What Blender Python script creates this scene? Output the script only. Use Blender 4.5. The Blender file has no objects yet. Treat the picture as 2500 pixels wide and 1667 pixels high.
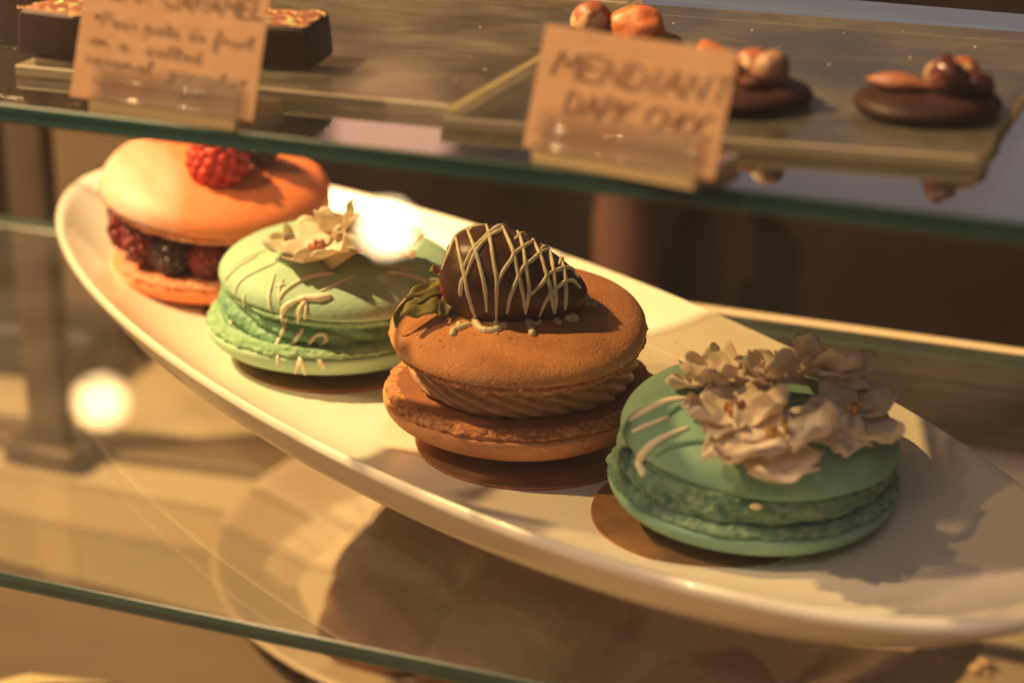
import bpy, math, random
from mathutils import Vector, Matrix, noise, Euler
from mathutils.bvhtree import BVHTree
random.seed(7)
R = math.radians
CM = 0.01
sc = bpy.context.scene
col = sc.collection

# ---------------------------------------------------------------- camera
FPX, PITCH, YAW = 5403.0, R(20.9), R(22.5)
CAM = Vector((0, 0, 25.5))
FW = Vector((-math.sin(YAW)*math.cos(PITCH), math.cos(YAW)*math.cos(PITCH), -math.sin(PITCH)))
RT = Vector((math.cos(YAW), math.sin(YAW), 0))
UP = RT.cross(FW)
cd = bpy.data.cameras.new('camera')
cam = bpy.data.objects.new('camera', cd)
col.objects.link(cam)
cam.matrix_world = Matrix.Translation(CAM*CM) @ Matrix((RT, UP, -FW)).transposed().to_4x4()
cd.sensor_width = 36
cd.lens = 36*FPX/2500
cd.clip_start = 0.02
cd.clip_end = 60
cd.dof.use_dof = True
cd.dof.focus_distance = 0.597
cd.dof.aperture_fstop = 7.7
cd.dof.aperture_blades = 0
sc.camera = cam

# ---------------------------------------------------------------- world and light
w = bpy.data.worlds.new('World'); sc.world = w; w.use_nodes = True
bg = w.node_tree.nodes['Background']
bg.inputs[0].default_value = (0.64, 0.50, 0.47, 1)
bg.inputs[1].default_value = 0.12
sc.view_settings.view_transform = 'Standard'
sc.view_settings.look = 'None'
sc.view_settings.exposure = -0.14
sc.view_settings.gamma = 1
sc.cycles.use_denoising = True
sc.cycles.transparent_max_bounces = 24
sc.cycles.max_bounces = 10
sc.cycles.caustics_reflective = False
sc.cycles.caustics_refractive = False

def spot(name, loc, aim, watts, color, size_cm, angle):
    l = bpy.data.lights.new(name, 'SPOT'); l.energy = watts; l.color = color
    l.shadow_soft_size = size_cm*CM; l.spot_size = R(angle); l.spot_blend = 0.4
    o = bpy.data.objects.new(name, l); col.objects.link(o)
    o.location = Vector(loc)*CM
    o.rotation_euler = (Vector(aim)-Vector(loc)).to_track_quat('-Z', 'Y').to_euler()
    return o
spot('key_lamp', (-97, 39, 91), (-26, 54, 3), 222, (1.0, 0.635, 0.285), 1.4, 70)
spot('second_lamp', (-78, -6, 100), (-24, 53, 2), 58, (1.0, 0.66, 0.32), 2.0, 60)
al = bpy.data.lights.new('room_fill', 'AREA'); al.energy = 12; al.color = (0.86, 0.68, 0.76)
al.shape = 'RECTANGLE'; al.size = 1.6; al.size_y = 0.8
ao = bpy.data.objects.new('room_fill', al); col.objects.link(ao)
ao.location = (0.2, -0.9, 1.9)
ao.rotation_euler = (Vector((-0.2, 0.5, 0.0))-ao.location).to_track_quat('-Z', 'Y').to_euler()

# ---------------------------------------------------------------- materials
def new_mat(name):
    m = bpy.data.materials.new(name); m.use_nodes = True
    nt = m.node_tree
    return m, nt, nt.nodes, nt.links, nt.nodes['Principled BSDF']

def pmat(name, color, rough=0.5, var=None, vscale=1.0, bump=0.0, bscale=8.0, spec=0.5, sss=0.0,
         sssr=(1.0, 0.5, 0.25), specks=None, coat=0.0, stretch=(1, 1, 1), detail=6.0, trans=0.0, vpos=(0.35, 0.65)):
    """scales are features per cm"""
    m, nt, N, L, b = new_mat(name)
    b.inputs['Roughness'].default_value = rough
    b.inputs['Specular IOR Level'].default_value = spec
    b.inputs['Coat Weight'].default_value = coat
    b.inputs['Base Color'].default_value = (*color, 1)
    tc = N.new('ShaderNodeTexCoord'); mp = N.new('ShaderNodeMapping')
    mp.inputs['Scale'].default_value = [100*s for s in stretch]
    L.new(tc.outputs['Object'], mp.inputs[0])
    cur = None
    if var:
        n = N.new('ShaderNodeTexNoise'); n.inputs['Scale'].default_value = vscale; n.inputs['Detail'].default_value = detail
        L.new(mp.outputs[0], n.inputs['Vector'])
        r = N.new('ShaderNodeValToRGB')
        r.color_ramp.elements[0].position = vpos[0]; r.color_ramp.elements[1].position = vpos[1]
        r.color_ramp.elements[0].color = (*color, 1); r.color_ramp.elements[1].color = (*var, 1)
        L.new(n.outputs['Fac'], r.inputs[0]); cur = r.outputs[0]
    for sp in (specks or []):
        c2, scl, thr, wid = sp
        v = N.new('ShaderNodeTexNoise'); v.inputs['Scale'].default_value = scl; v.inputs['Detail'].default_value = 1.0
        L.new(mp.outputs[0], v.inputs['Vector'])
        rr = N.new('ShaderNodeMapRange'); rr.inputs[1].default_value = thr; rr.inputs[2].default_value = thr+wid
        L.new(v.outputs['Fac'], rr.inputs[0])
        mx = N.new('ShaderNodeMix'); mx.data_type = 'RGBA'
        L.new(rr.outputs[0], mx.inputs[0])
        if cur: L.new(cur, mx.inputs[6])
        else: mx.inputs[6].default_value = (*color, 1)
        mx.inputs[7].default_value = (*c2, 1)
        cur = mx.outputs[2]
    if cur: L.new(cur, b.inputs['Base Color'])
    if bump:
        n = N.new('ShaderNodeTexNoise'); n.inputs['Scale'].default_value = bscale; n.inputs['Detail'].default_value = 5
        L.new(mp.outputs[0], n.inputs['Vector'])
        bp = N.new('ShaderNodeBump'); bp.inputs['Strength'].default_value = 1.0
        bp.inputs['Distance'].default_value = bump*CM
        L.new(n.outputs['Fac'], bp.inputs['Height']); L.new(bp.outputs[0], b.inputs['Normal'])
    if sss:
        b.inputs['Subsurface Weight'].default_value = sss
        b.inputs['Subsurface Radius'].default_value = sssr
        b.inputs['Subsurface Scale'].default_value = 0.3*CM
    if trans:
        tr = N.new('ShaderNodeBsdfTranslucent')
        if cur: L.new(cur, tr.inputs[0])
        else: tr.inputs[0].default_value = (*color, 1)
        mx = N.new('ShaderNodeMixShader'); mx.inputs[0].default_value = trans
        L.new(b.outputs[0], mx.inputs[1]); L.new(tr.outputs[0], mx.inputs[2])
        L.new(mx.outputs[0], N['Material Output'].inputs[0])
    return m

def emit(name, color, strength):
    m, nt, N, L, b = new_mat(name)
    b.inputs['Base Color'].default_value = (0.8, 0.8, 0.8, 1)
    b.inputs['Emission Color'].default_value = (*color, 1)
    b.inputs['Emission Strength'].default_value = strength
    return m

def glass_mat(name, tint, ior=1.5, rough=0.0, gain=1.0, smudge_haze=0.0):
    """thin sheet glass: see-through with Fresnel reflection"""
    m, nt, N, L, b = new_mat(name); N.remove(b)
    t = N.new('ShaderNodeBsdfTransparent'); t.inputs[0].default_value = (*tint, 1)
    g = N.new('ShaderNodeBsdfGlossy'); g.inputs['Roughness'].default_value = rough
    f = N.new('ShaderNodeFresnel'); geo = N.new('ShaderNodeNewGeometry'); mi = N.new('ShaderNodeMapRange')
    mi.inputs[3].default_value = ior; mi.inputs[4].default_value = 1/ior
    L.new(geo.outputs['Backfacing'], mi.inputs[0]); L.new(mi.outputs[0], f.inputs[0])
    k = N.new('ShaderNodeMath'); k.operation = 'MULTIPLY'; k.inputs[1].default_value = gain; k.use_clamp = True
    L.new(f.outputs[0], k.inputs[0])
    mx = N.new('ShaderNodeMixShader'); L.new(k.outputs[0], mx.inputs[0])
    L.new(t.outputs[0], mx.inputs[1]); L.new(g.outputs[0], mx.inputs[2])
    out = mx
    if smudge_haze:  # pale diffuse haze mixed over the glass, uneven like smudges
        tc = N.new('ShaderNodeTexCoord'); n = N.new('ShaderNodeTexNoise'); n.inputs['Scale'].default_value = 30
        n.inputs['Detail'].default_value = 8
        L.new(tc.outputs['Object'], n.inputs['Vector'])
        mr = N.new('ShaderNodeMapRange'); mr.inputs[1].default_value = .35; mr.inputs[2].default_value = .75
        mr.inputs[3].default_value = smudge_haze*.25; mr.inputs[4].default_value = smudge_haze
        L.new(n.outputs['Fac'], mr.inputs[0])
        d = N.new('ShaderNodeBsdfDiffuse'); d.inputs[0].default_value = (.75, .72, .65, 1)
        m2 = N.new('ShaderNodeMixShader'); L.new(mr.outputs[0], m2.inputs[0])
        L.new(mx.outputs[0], m2.inputs[1]); L.new(d.outputs[0], m2.inputs[2]); out = m2
    L.new(out.outputs[0], N['Material Output'].inputs[0])
    return m

M = {}
M['porcelain'] = pmat('glazed_porcelain', (0.80, 0.75, 0.66), 0.22, (0.77, 0.71, 0.60), 0.3, spec=0.5, coat=0.3,
                      specks=[((0.62, 0.50, 0.33), 2.6, 0.78, 0.05)])
M['choc_shell'] = pmat('chocolate_macaron_shell', (0.60, 0.255, 0.100), 0.66, (0.72, 0.33, 0.135), 1.1, 0.03, 13,
                       spec=0.35, sss=0.1, specks=[((0.75, 0.46, 0.26), 6.0, 0.70, 0.03), ((0.28, 0.10, 0.04), 7.5, 0.72, 0.03)])
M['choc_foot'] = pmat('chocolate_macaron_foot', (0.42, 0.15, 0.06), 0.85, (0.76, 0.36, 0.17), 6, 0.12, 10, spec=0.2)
M['choc_inner'] = pmat('chocolate_macaron_inside', (0.30, 0.115, 0.05), 0.6, (0.36, 0.14, 0.06), 2, 0.03, 12, spec=0.3)
M['buttercream'] = pmat('chocolate_buttercream', (0.44, 0.235, 0.13), 0.48, (0.54, 0.30, 0.17), 2.5, 0.035, 9, spec=0.4, sss=0.1,
                        specks=[((0.16, 0.06, 0.03), 1.1, 0.66, 0.08)])
M['dark_choc'] = pmat('dark_chocolate', (0.018, 0.008, 0.006), 0.5, (0.028, 0.011, 0.008), 1.5, 0.006, 6, spec=0.14)
M['milk_choc'] = pmat('strawberry_chocolate_coat', (0.070, 0.024, 0.013), 0.38, (0.105, 0.036, 0.018), 0.9, 0.012, 5, spec=0.5)
M['icing'] = pmat('cream_icing', (0.86, 0.77, 0.56), 0.38, (0.88, 0.80, 0.62), 3, 0.01, 9, spec=0.4, sss=0.1)
M['mint'] = pmat('mint_macaron_shell', (0.36, 0.56, 0.38), 0.58, (0.42, 0.58, 0.40), 0.9, 0.022, 12, spec=0.35, sss=0.15,
                 sssr=(0.4, 1, 0.5), specks=[((0.15, 0.12, 0.05), 2.6, 0.755, 0.02)])
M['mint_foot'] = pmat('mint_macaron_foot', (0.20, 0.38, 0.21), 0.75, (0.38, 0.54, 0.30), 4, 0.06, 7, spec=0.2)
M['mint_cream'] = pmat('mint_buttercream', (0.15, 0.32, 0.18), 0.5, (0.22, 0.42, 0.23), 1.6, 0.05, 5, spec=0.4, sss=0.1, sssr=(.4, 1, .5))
M['teal'] = pmat('teal_macaron_shell', (0.17, 0.35, 0.30), 0.55, (0.25, 0.44, 0.32), 0.6, 0.022, 12, spec=0.35, sss=0.1, sssr=(.4, 1, .6))
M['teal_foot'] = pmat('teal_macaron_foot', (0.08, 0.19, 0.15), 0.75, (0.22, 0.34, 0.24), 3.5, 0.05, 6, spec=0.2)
M['peach'] = pmat('peach_macaron_shell', (0.90, 0.27, 0.10), 0.5, (0.84, 0.23, 0.085), 0.5, 0.012, 8, spec=0.4, sss=0.2)
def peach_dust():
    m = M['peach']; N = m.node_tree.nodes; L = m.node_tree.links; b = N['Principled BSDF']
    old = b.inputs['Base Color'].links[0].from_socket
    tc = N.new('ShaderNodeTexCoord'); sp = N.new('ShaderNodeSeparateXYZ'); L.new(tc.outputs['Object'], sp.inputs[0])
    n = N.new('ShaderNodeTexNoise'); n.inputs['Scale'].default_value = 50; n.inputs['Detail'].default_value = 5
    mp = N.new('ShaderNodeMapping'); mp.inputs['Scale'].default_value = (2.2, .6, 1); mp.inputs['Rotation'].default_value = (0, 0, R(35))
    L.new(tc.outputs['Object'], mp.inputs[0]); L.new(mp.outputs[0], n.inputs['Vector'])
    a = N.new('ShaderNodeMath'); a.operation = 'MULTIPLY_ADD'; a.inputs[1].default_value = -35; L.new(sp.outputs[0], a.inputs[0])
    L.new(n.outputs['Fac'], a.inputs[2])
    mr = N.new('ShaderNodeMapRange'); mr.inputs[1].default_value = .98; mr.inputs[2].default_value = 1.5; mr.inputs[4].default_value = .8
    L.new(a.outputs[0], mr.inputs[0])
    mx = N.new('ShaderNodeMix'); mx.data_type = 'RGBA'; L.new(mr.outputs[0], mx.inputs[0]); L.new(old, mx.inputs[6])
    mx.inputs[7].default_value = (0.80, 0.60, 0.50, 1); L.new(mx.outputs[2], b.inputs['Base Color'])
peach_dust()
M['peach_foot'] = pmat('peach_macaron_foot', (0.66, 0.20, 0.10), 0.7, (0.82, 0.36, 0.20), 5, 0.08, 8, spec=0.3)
M['raspberry'] = pmat('raspberry_flesh', (0.50, 0.022, 0.016), 0.42, (0.60, 0.045, 0.025), 2, spec=0.35, sss=0.3)
M['darkrasp'] = pmat('dark_raspberry_flesh', (0.13, 0.006, 0.010), 0.3, (0.24, 0.012, 0.016), 1.5, spec=0.5, sss=0.1)
M['blackberry'] = pmat('blackberry_flesh', (0.028, 0.008, 0.014), 0.24, (0.05, 0.012, 0.018), 2, spec=0.6)
M['strawberry'] = pmat('strawberry_flesh', (0.42, 0.012, 0.012), 0.3, (0.5, 0.03, 0.02), 2, spec=0.5, sss=0.2)
M['leaf'] = pmat('strawberry_leaf', (0.38, 0.37, 0.10), 0.42, (0.46, 0.42, 0.14), 2.5, 0.03, 5, spec=0.5, trans=0.25)
M['leaf_dark'] = pmat('strawberry_leaf_dark', (0.10, 0.11, 0.03), 0.42, (0.20, 0.19, 0.05), 3, 0.03, 5, spec=0.5, trans=0.15)
M['jam'] = pmat('dark_sauce', (0.055, 0.014, 0.010), 0.15, (0.09, 0.02, 0.012), 3, 0.04, 3, spec=0.6, coat=0.5)
M['petal'] = pmat('white_petal', (0.90, 0.82, 0.70), 0.5, (0.84, 0.72, 0.54), 1.2, 0.012, 3, spec=0.35, trans=0.42, detail=3)
M['petal_shade'] = pmat('dried_white_petal', (0.90, 0.82, 0.76), 0.5, (0.86, 0.73, 0.56), 1.2, 0.012, 3, spec=0.35, trans=0.30, specks=[((0.55, 0.28, 0.20), .9, .72, .06)], detail=3)
M['stamen'] = pmat('flower_stamen', (0.35, 0.10, 0.05), 0.6, (0.5, 0.2, 0.06), 5, 0.03, 8)
M['pollen'] = pmat('flower_pollen', (0.62, 0.42, 0.10), 0.6, (0.5, 0.25, 0.06), 5, 0.03, 8)
M['gold_board'] = pmat('gold_foil_board', (0.44, 0.24, 0.10), 0.2, (0.32, 0.16, 0.07), 1.0, 0.03, 2, spec=0.6)
M['gold_board'].node_tree.nodes['Principled BSDF'].inputs['Metallic'].default_value = .35
M['paperboard'] = pmat('brown_paperboard_edge', (0.30, 0.11, 0.05), 0.7)
M['kraft'] = pmat('kraft_card', (0.43, 0.25, 0.14), 0.85, (0.48, 0.29, 0.165), 1.4, 0.01, 14, spec=0.15, stretch=(0.5, 1, 3),
                  specks=[((0.34, 0.16, 0.07), 5, 0.66, 0.08)])
M['ink'] = pmat('black_ink', (0.05, 0.03, 0.045), 0.6)
M['ink_brown'] = pmat('brown_ink', (0.11, 0.045, 0.035), 0.6)
M['ink_faint'] = pmat('faded_brown_ink', (0.23, 0.11, 0.06), 0.6)
M['acrylic'] = glass_mat('clear_acrylic', (0.92, 0.88, 0.82), 1.49, 0.04, 1.5, 0.12)
M['acrylic_edge'] = pmat('acrylic_edge', (0.62, 0.46, 0.22), 0.3, spec=0.5)
M['glass'] = glass_mat('shelf_glass', (0.94, 0.92, 0.88), 1.5, 0.0, 1.2, 0.042)
M['glass_top'] = glass_mat('upper_shelf_glass', (0.90, 0.92, 0.88), 1.5, 0.03, 2.4, 0.014)
M['pane'] = glass_mat('front_pane_glass', (0.975, 0.97, 0.96), 1.5, 0.0, 1.0, 0.008)

def edge_mat():
    m, nt, N, L, b = new_mat('green_glass_edge')
    tc = N.new('ShaderNodeTexCoord'); sp = N.new('ShaderNodeSeparateXYZ'); L.new(tc.outputs['Object'], sp.inputs[0])
    mp = N.new('ShaderNodeMapping'); mp.inputs['Scale'].default_value = (3, 3, 900)
    L.new(tc.outputs['Object'], mp.inputs[0])
    n = N.new('ShaderNodeTexNoise'); n.inputs['Scale'].default_value = 1.0; L.new(mp.outputs[0], n.inputs['Vector'])
    r = N.new('ShaderNodeValToRGB'); r.color_ramp.elements[0].position = .38; r.color_ramp.elements[1].position = .62
    r.color_ramp.elements[0].color = (0.010, 0.032, 0.026, 1); r.color_ramp.elements[1].color = (0.035, 0.125, 0.10, 1)
    L.new(n.outputs['Fac'], r.inputs[0]); L.new(r.outputs[0], b.inputs['Base Color'])
    b.inputs['Roughness'].default_value = 0.25
    return m
M['edge'] = edge_mat()

def tray_mat(name, see, d0, d1):
    m, nt, N, L, b = new_mat(name)
    tc = N.new('ShaderNodeTexCoord'); mp = N.new('ShaderNodeMapping')
    mp.inputs['Scale'].default_value = (42, 62, 100); mp.inputs['Rotation'].default_value = (0, 0, R(-24))
    L.new(tc.outputs['Object'], mp.inputs[0])
    n = N.new('ShaderNodeTexNoise'); n.inputs['Scale'].default_value = .75; n.inputs['Detail'].default_value = 9; n.inputs['Roughness'].default_value = .62
    n.inputs['Distortion'].default_value = .25
    L.new(mp.outputs[0], n.inputs['Vector'])
    r = N.new('ShaderNodeValToRGB'); e = r.color_ramp.elements
    e[0].position = .42; e[1].position = .72
    e[0].color = (*d0, 1); e[1].color = (*d1, 1)
    L.new(n.outputs['Fac'], r.inputs[0]); L.new(r.outputs[0], b.inputs['Base Color'])
    r2 = N.new('ShaderNodeMapRange'); r2.inputs[1].default_value = .35; r2.inputs[2].default_value = .7; r2.inputs[3].default_value = .14; r2.inputs[4].default_value = .36
    L.new(n.outputs['Fac'], r2.inputs[0]); L.new(r2.outputs[0], b.inputs['Roughness'])
    t = N.new('ShaderNodeBsdfTransparent'); t.inputs[0].default_value = (0.95, 0.90, 0.82, 1)
    mx = N.new('ShaderNodeMixShader'); mx.inputs[0].default_value = see
    L.new(b.outputs[0], mx.inputs[1]); L.new(t.outputs[0], mx.inputs[2])
    L.new(mx.outputs[0], N['Material Output'].inputs[0])
    return m
M['tray'] = tray_mat('smoked_acrylic_tray', .30, (0.040, 0.036, 0.028), (0.105, 0.096, 0.074))
M['tray_clear'] = tray_mat('scratched_clear_tray', .72, (0.09, 0.08, 0.06), (0.30, 0.27, 0.21))
M['tray_edge'] = pmat('frosted_tray_edge', (0.42, 0.37, 0.23), 0.5, (0.50, 0.43, 0.28), 0.5, trans=.3)
M['deck'] = pmat('cream_case_floor', (0.46, 0.38, 0.26), 0.35, (0.38, 0.31, 0.205), 0.06, spec=0.4)
M['back'] = pmat('dark_case_back', (0.006, 0.0045, 0.004), 0.8, (0.014, 0.009, 0.006), 0.10, spec=0.1)
M['tan'] = pmat('tan_door_panel', (0.085, 0.06, 0.038), 0.6, (0.15, 0.10, 0.06), 0.12, spec=0.2)
M['post'] = pmat('dark_brown_post', (0.055, 0.042, 0.032), 0.4, (0.08, 0.06, 0.045), 0.3)
M['metal'] = pmat('brushed_metal', (0.34, 0.30, 0.25), 0.3, (0.26, 0.22, 0.18), 0.2, stretch=(1, 1, .1))
M['metal'].node_tree.nodes['Principled BSDF'].inputs['Metallic'].default_value = 0.8
M['rail'] = pmat('pale_rail', (0.50, 0.40, 0.26), 0.35)
M['strip'] = pmat('dark_floor_band', (0.13, 0.095, 0.06), 0.4)
M['black'] = pmat('black_rubber', (0.02, 0.017, 0.015), 0.6)
M['croissant'] = pmat('baked_pastry', (0.15, 0.070, 0.042), 0.45, (0.27, 0.135, 0.075), 0.5, 0.06, 2.5, spec=0.4)
M['shading'] = pmat('brown_shading', (0.20, 0.145, 0.105), 0.5, (0.15, 0.105, 0.075), 0.12)
M['paper'] = pmat('cream_light_patch', (0.72, 0.58, 0.36), 0.7)  # cream tone for the patch of light on the floor
M['dull_plate'] = pmat('brownish_glazed_plate', (0.55, 0.45, 0.34), 0.3, (0.48, 0.38, 0.28), 0.1)
M['doily'] = pmat('paper_doily', (0.74, 0.63, 0.50), 0.8, (0.66, 0.56, 0.44), 1)
M['terracotta'] = pmat('terracotta_glaze', (0.07, 0.02, 0.011), 0.8, (0.04, 0.014, 0.009), 0.3)
M['almond'] = pmat('roasted_almond_skin', (0.18, 0.055, 0.02), 0.6, (0.26, 0.09, 0.035), 3, 0.03, 6, stretch=(1, 1, 1))
M['hazelnut'] = pmat('hazelnut_skin', (0.24, 0.07, 0.026), 0.5, (0.44, 0.28, 0.14), 1.1, 0.02, 5, vpos=(.52, .56))
M['cashew'] = pmat('peeled_hazelnut', (0.25, 0.14, 0.075), 0.6, (0.17, 0.075, 0.04), 1.5, 0.02, 5)
M['apricot'] = pmat('dried_apricot', (0.50, 0.15, 0.035), 0.45, (0.38, 0.10, 0.022), 1.6, 0.04, 4, sss=.2)
M['squiggle'] = pmat('gold_transfer_print', (0.52, 0.34, 0.14), 0.45)
M['green_dot'] = pmat('green_transfer_print', (0.30, 0.46, 0.14), 0.45)
M['crumb'] = pmat('pastry_crumb', (0.68, 0.5, 0.32), 0.7)
M['mat'] = pmat('grey_woven_mat', (0.22, 0.19, 0.13), 0.7, (0.36, 0.31, 0.22), 1.2, stretch=(.35, 1, 1))

# ---------------------------------------------------------------- mesh helpers (all coordinates in cm)
def mesh(name, V, F, mats, smooth=True, fmat=None):
    me = bpy.data.meshes.new(name)
    me.from_pydata([(v[0]*CM, v[1]*CM, v[2]*CM) for v in V], [], F)
    for m in (mats if isinstance(mats, (list, tuple)) else [mats]): me.materials.append(m)
    if fmat: me.polygons.foreach_set('material_index', fmat)
    me.polygons.foreach_set('use_smooth', [smooth]*len(F))
    me.validate(); me.update()
    return me

def link(name, me, parent=None, loc=(0, 0, 0), rot=(0, 0, 0), scale=(1, 1, 1)):
    o = bpy.data.objects.new(name, me); col.objects.link(o)
    o.location = Vector(loc)*CM; o.rotation_euler = rot; o.scale = scale
    if parent: o.parent = parent
    return o

def tag(o, label, cat, group=None, kind=None):
    if label: o['label'] = label
    if cat: o['category'] = cat
    if group: o['group'] = group
    if kind: o['kind'] = kind
    return o

def thing(name, label, cat, loc=(0, 0, 0), rot=(0, 0, 0), group=None):
    return tag(link(name, None, None, loc, rot), label, cat, group)

def lathe(profile, seg, fn=None, cap0=False, cap1=False):
    V, F = [], []
    n = len(profile)
    for i, (r, z) in enumerate(profile):
        for k in range(seg):
            t = 2*math.pi*k/seg
            p = fn(t, i, r, z) if fn else (r*math.cos(t), r*math.sin(t), z)
            V.append(p)
    for i in range(n-1):
        for k in range(seg):
            a = i*seg+k; b = i*seg+(k+1) % seg
            F.append((a, a+seg, b+seg, b))
    if cap0: F.append(tuple(range(seg)))
    if cap1: F.append(tuple(range((n-1)*seg+seg-1, (n-1)*seg-1, -1)))
    return V, F

def catmull(P, n=6):
    P = [Vector(p) for p in P]
    if len(P) < 3:
        return [P[0].lerp(P[-1], i/n) for i in range(n+1)]
    Q = [2*P[0]-P[1]]+P+[2*P[-1]-P[-2]]
    out = []
    for i in range(1, len(Q)-2):
        for k in range(n):
            t = k/n
            a, b, c, d = Q[i-1], Q[i], Q[i+1], Q[i+2]
            out.append(0.5*((2*b)+(c-a)*t+(2*a-5*b+4*c-d)*t*t+(-a+3*b-3*c+d)*t**3))
    out.append(P[-1])
    return out

def tube(path, rad, seg=8, endr=0.75, squash=None):
    """rounded tube; rad a number or a list per point"""
    V, F = [], []
    n = len(path)
    rr = rad if isinstance(rad, (list, tuple)) else [rad]*n
    prev = None
    rings = []
    def ring(c, tdir, r):
        nonlocal prev
        t = tdir.normalized() if tdir.length > 1e-9 else Vector((1, 0, 0))
        u = prev if prev is not None else Vector((0, 0, 1))
        u = (u-t*u.dot(t))
        if u.length < 1e-4: u = t.orthogonal()
        u.normalize(); prev = u
        v = t.cross(u)
        s = len(V)
        for k in range(seg):
            a = 2*math.pi*k/seg
            V.append(c+u*math.cos(a)*r*(squash or 1)+v*math.sin(a)*r)
        rings.append(s)
    for i in range(n):
        t = path[min(i+1, n-1)]-path[max(i-1, 0)]
        if i == 0:
            tn = t.normalized() if t.length > 0 else Vector((1, 0, 0))
            ring(path[0]-tn*rr[0]*endr, t, rr[0]*.35); ring(path[0]-tn*rr[0]*endr*.6, t, rr[0]*.8)
        ring(path[i], t, rr[i])
        if i == n-1:
            tn = t.normalized() if t.length > 0 else Vector((1, 0, 0))
            ring(path[i]+tn*rr[i]*endr*.6, t, rr[i]*.8); ring(path[i]+tn*rr[i]*endr, t, rr[i]*.35)
    for a, b in zip(rings, rings[1:]):
        for k in range(seg):
            F.append((a+k, a+(k+1) % seg, b+(k+1) % seg, b+k))
    F.append(tuple(range(rings[0]+seg-1, rings[0]-1, -1))); F.append(tuple(range(rings[-1], rings[-1]+seg)))
    return V, F

def join(parts):
    V, F = [], []
    for v, f in parts:
        o = len(V); V += list(v); F += [tuple(i+o for i in q) for q in f]
    return V, F

def xf(vf, mat4):
    return [mat4 @ Vector(p) for p in vf[0]], vf[1]

def rbox(sx, sy, sz, b=0.05, top=1.0, seg=3):
    """rounded box centred in x,y; z from 0; top = scale of the top face"""
    V, F = [], []
    def outline(hx, hy, z, rad):
        pts = []
        for cx, cy, a0 in ((1, 1, 0), (-1, 1, 90), (-1, -1, 180), (1, -1, 270)):
            for k in range(seg+1):
                a = R(a0+90*k/seg)
                pts.append((cx*(hx-rad)+rad*math.cos(a), cy*(hy-rad)+rad*math.sin(a), z))
        return pts
    rows = []
    hx, hy = sx/2, sy/2
    for k in range(seg+1):
        a = math.pi/2*k/seg
        rows.append(outline(hx-b+b*math.sin(a), hy-b+b*math.sin(a), b-b*math.cos(a), b))
    for k in range(seg+1):
        a = math.pi/2*k/seg
        rows.append(outline((hx-b+b*math.cos(a))*top, (hy-b+b*math.cos(a))*top, sz-b+b*math.sin(a), b))
    n = len(rows[0])
    for r_ in rows: V += r_
    for i in range(len(rows)-1):
        for k in range(n):
            F.append((i*n+k, i*n+(k+1) % n, (i+1)*n+(k+1) % n, (i+1)*n+k))
    F.append(tuple(range(n-1, -1, -1))); F.append(tuple(range((len(rows)-1)*n, len(rows)*n)))
    return V, F

def sheet(fn, nu, nv, th):
    """closed thin sheet from fn(u,v)->Vector, u,v in 0..1"""
    P = [[Vector(fn(i/nu, j/nv)) for j in range(nv+1)] for i in range(nu+1)]
    V, F = [], []
    def nrm(i, j):
        a = P[min(i+1, nu)][j]-P[max(i-1, 0)][j]; b = P[i][min(j+1, nv)]-P[i][max(j-1, 0)]
        c = a.cross(b)
        return c.normalized() if c.length > 1e-9 else Vector((0, 0, 1))
    W = nv+1
    for s in (1, -1):
        for i in range(nu+1):
            for j in range(nv+1): V.append(P[i][j]+nrm(i, j)*th/2*s)
    o = (nu+1)*W
    for i in range(nu):
        for j in range(nv):
            a = i*W+j
            F.append((a, a+W, a+W+1, a+1)); F.append((o+a, o+a+1, o+a+W+1, o+a+W))
    for i in range(nu):
        a = i*W; F.append((a, o+a, o+a+W, a+W)); a = i*W+nv; F.append((a, a+W, o+a+W, o+a))
    for j in range(nv):
        a = j; F.append((a, a+1, o+a+1, o+a)); a = nu*W+j; F.append((a, o+a, o+a+1, a+1))
    return V, F

def nz(x, y, z=0.0, s=1.0):
    return noise.noise(Vector((x*s, y*s, z*s)))

def blob(rx, ry, rz, seg=20, rings=14, amp=0.0, s=1.0, sd=0.0):
    prof = [(math.sin(math.pi*(i+.02)/(rings+.04)), -math.cos(math.pi*(i+.02)/(rings+.04))) for i in range(rings+1)]
    def fn(t, i, r, z):
        x, y = r*math.cos(t), r*math.sin(t)
        k = 1+amp*nz(x+sd, y, z, s)
        return (x*rx*k, y*ry*k, z*rz*k)
    return lathe(prof, seg, fn, True, True)

def berry(rx, rz, n, dr, seed=0):
    """drupelet berry: lumps over an egg, one mesh"""
    rnd = random.Random(seed)
    parts = [blob(rx*.93, rx*.93, rz*.93, 16, 10)]
    g = math.pi*(3-math.sqrt(5))
    for i in range(n):
        z = 1-2*(i+.5)/n; r = math.sqrt(1-z*z); a = g*i
        p = Vector((r*math.cos(a)*rx*.84*(1-.12*z), r*math.sin(a)*rx*.84*(1-.12*z), z*rz*.86))
        d = dr*rnd.uniform(.88, 1.12)
        parts.append(xf(blob(d, d, d, 10, 7), Matrix.Translation(p)))
    return join(parts)

# ---------------------------------------------------------------- picture ray to surface point, for draping icing over finished shapes
def pray(u, v):
    return (FW*FPX+RT*(u-1250)-UP*(v-833.5)).normalized()

def drape(bvhs, pts, n=6):
    """smooth path laid over real surfaces"""
    out = []
    q = catmull([(u, v, 0) for u, v in pts], n)
    last = None
    for p in q:
        d = pray(p.x, p.y)
        best = None
        for bv in bvhs:
            h = bv.ray_cast(CAM, d)
            if h[0] is not None and (best is None or h[3] < best[3]): best = h
        if best is None:
            continue
        last = best[3]
        out.append(best[0]+Vector((0, 0, .01))-d*.015)
    return out

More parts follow.
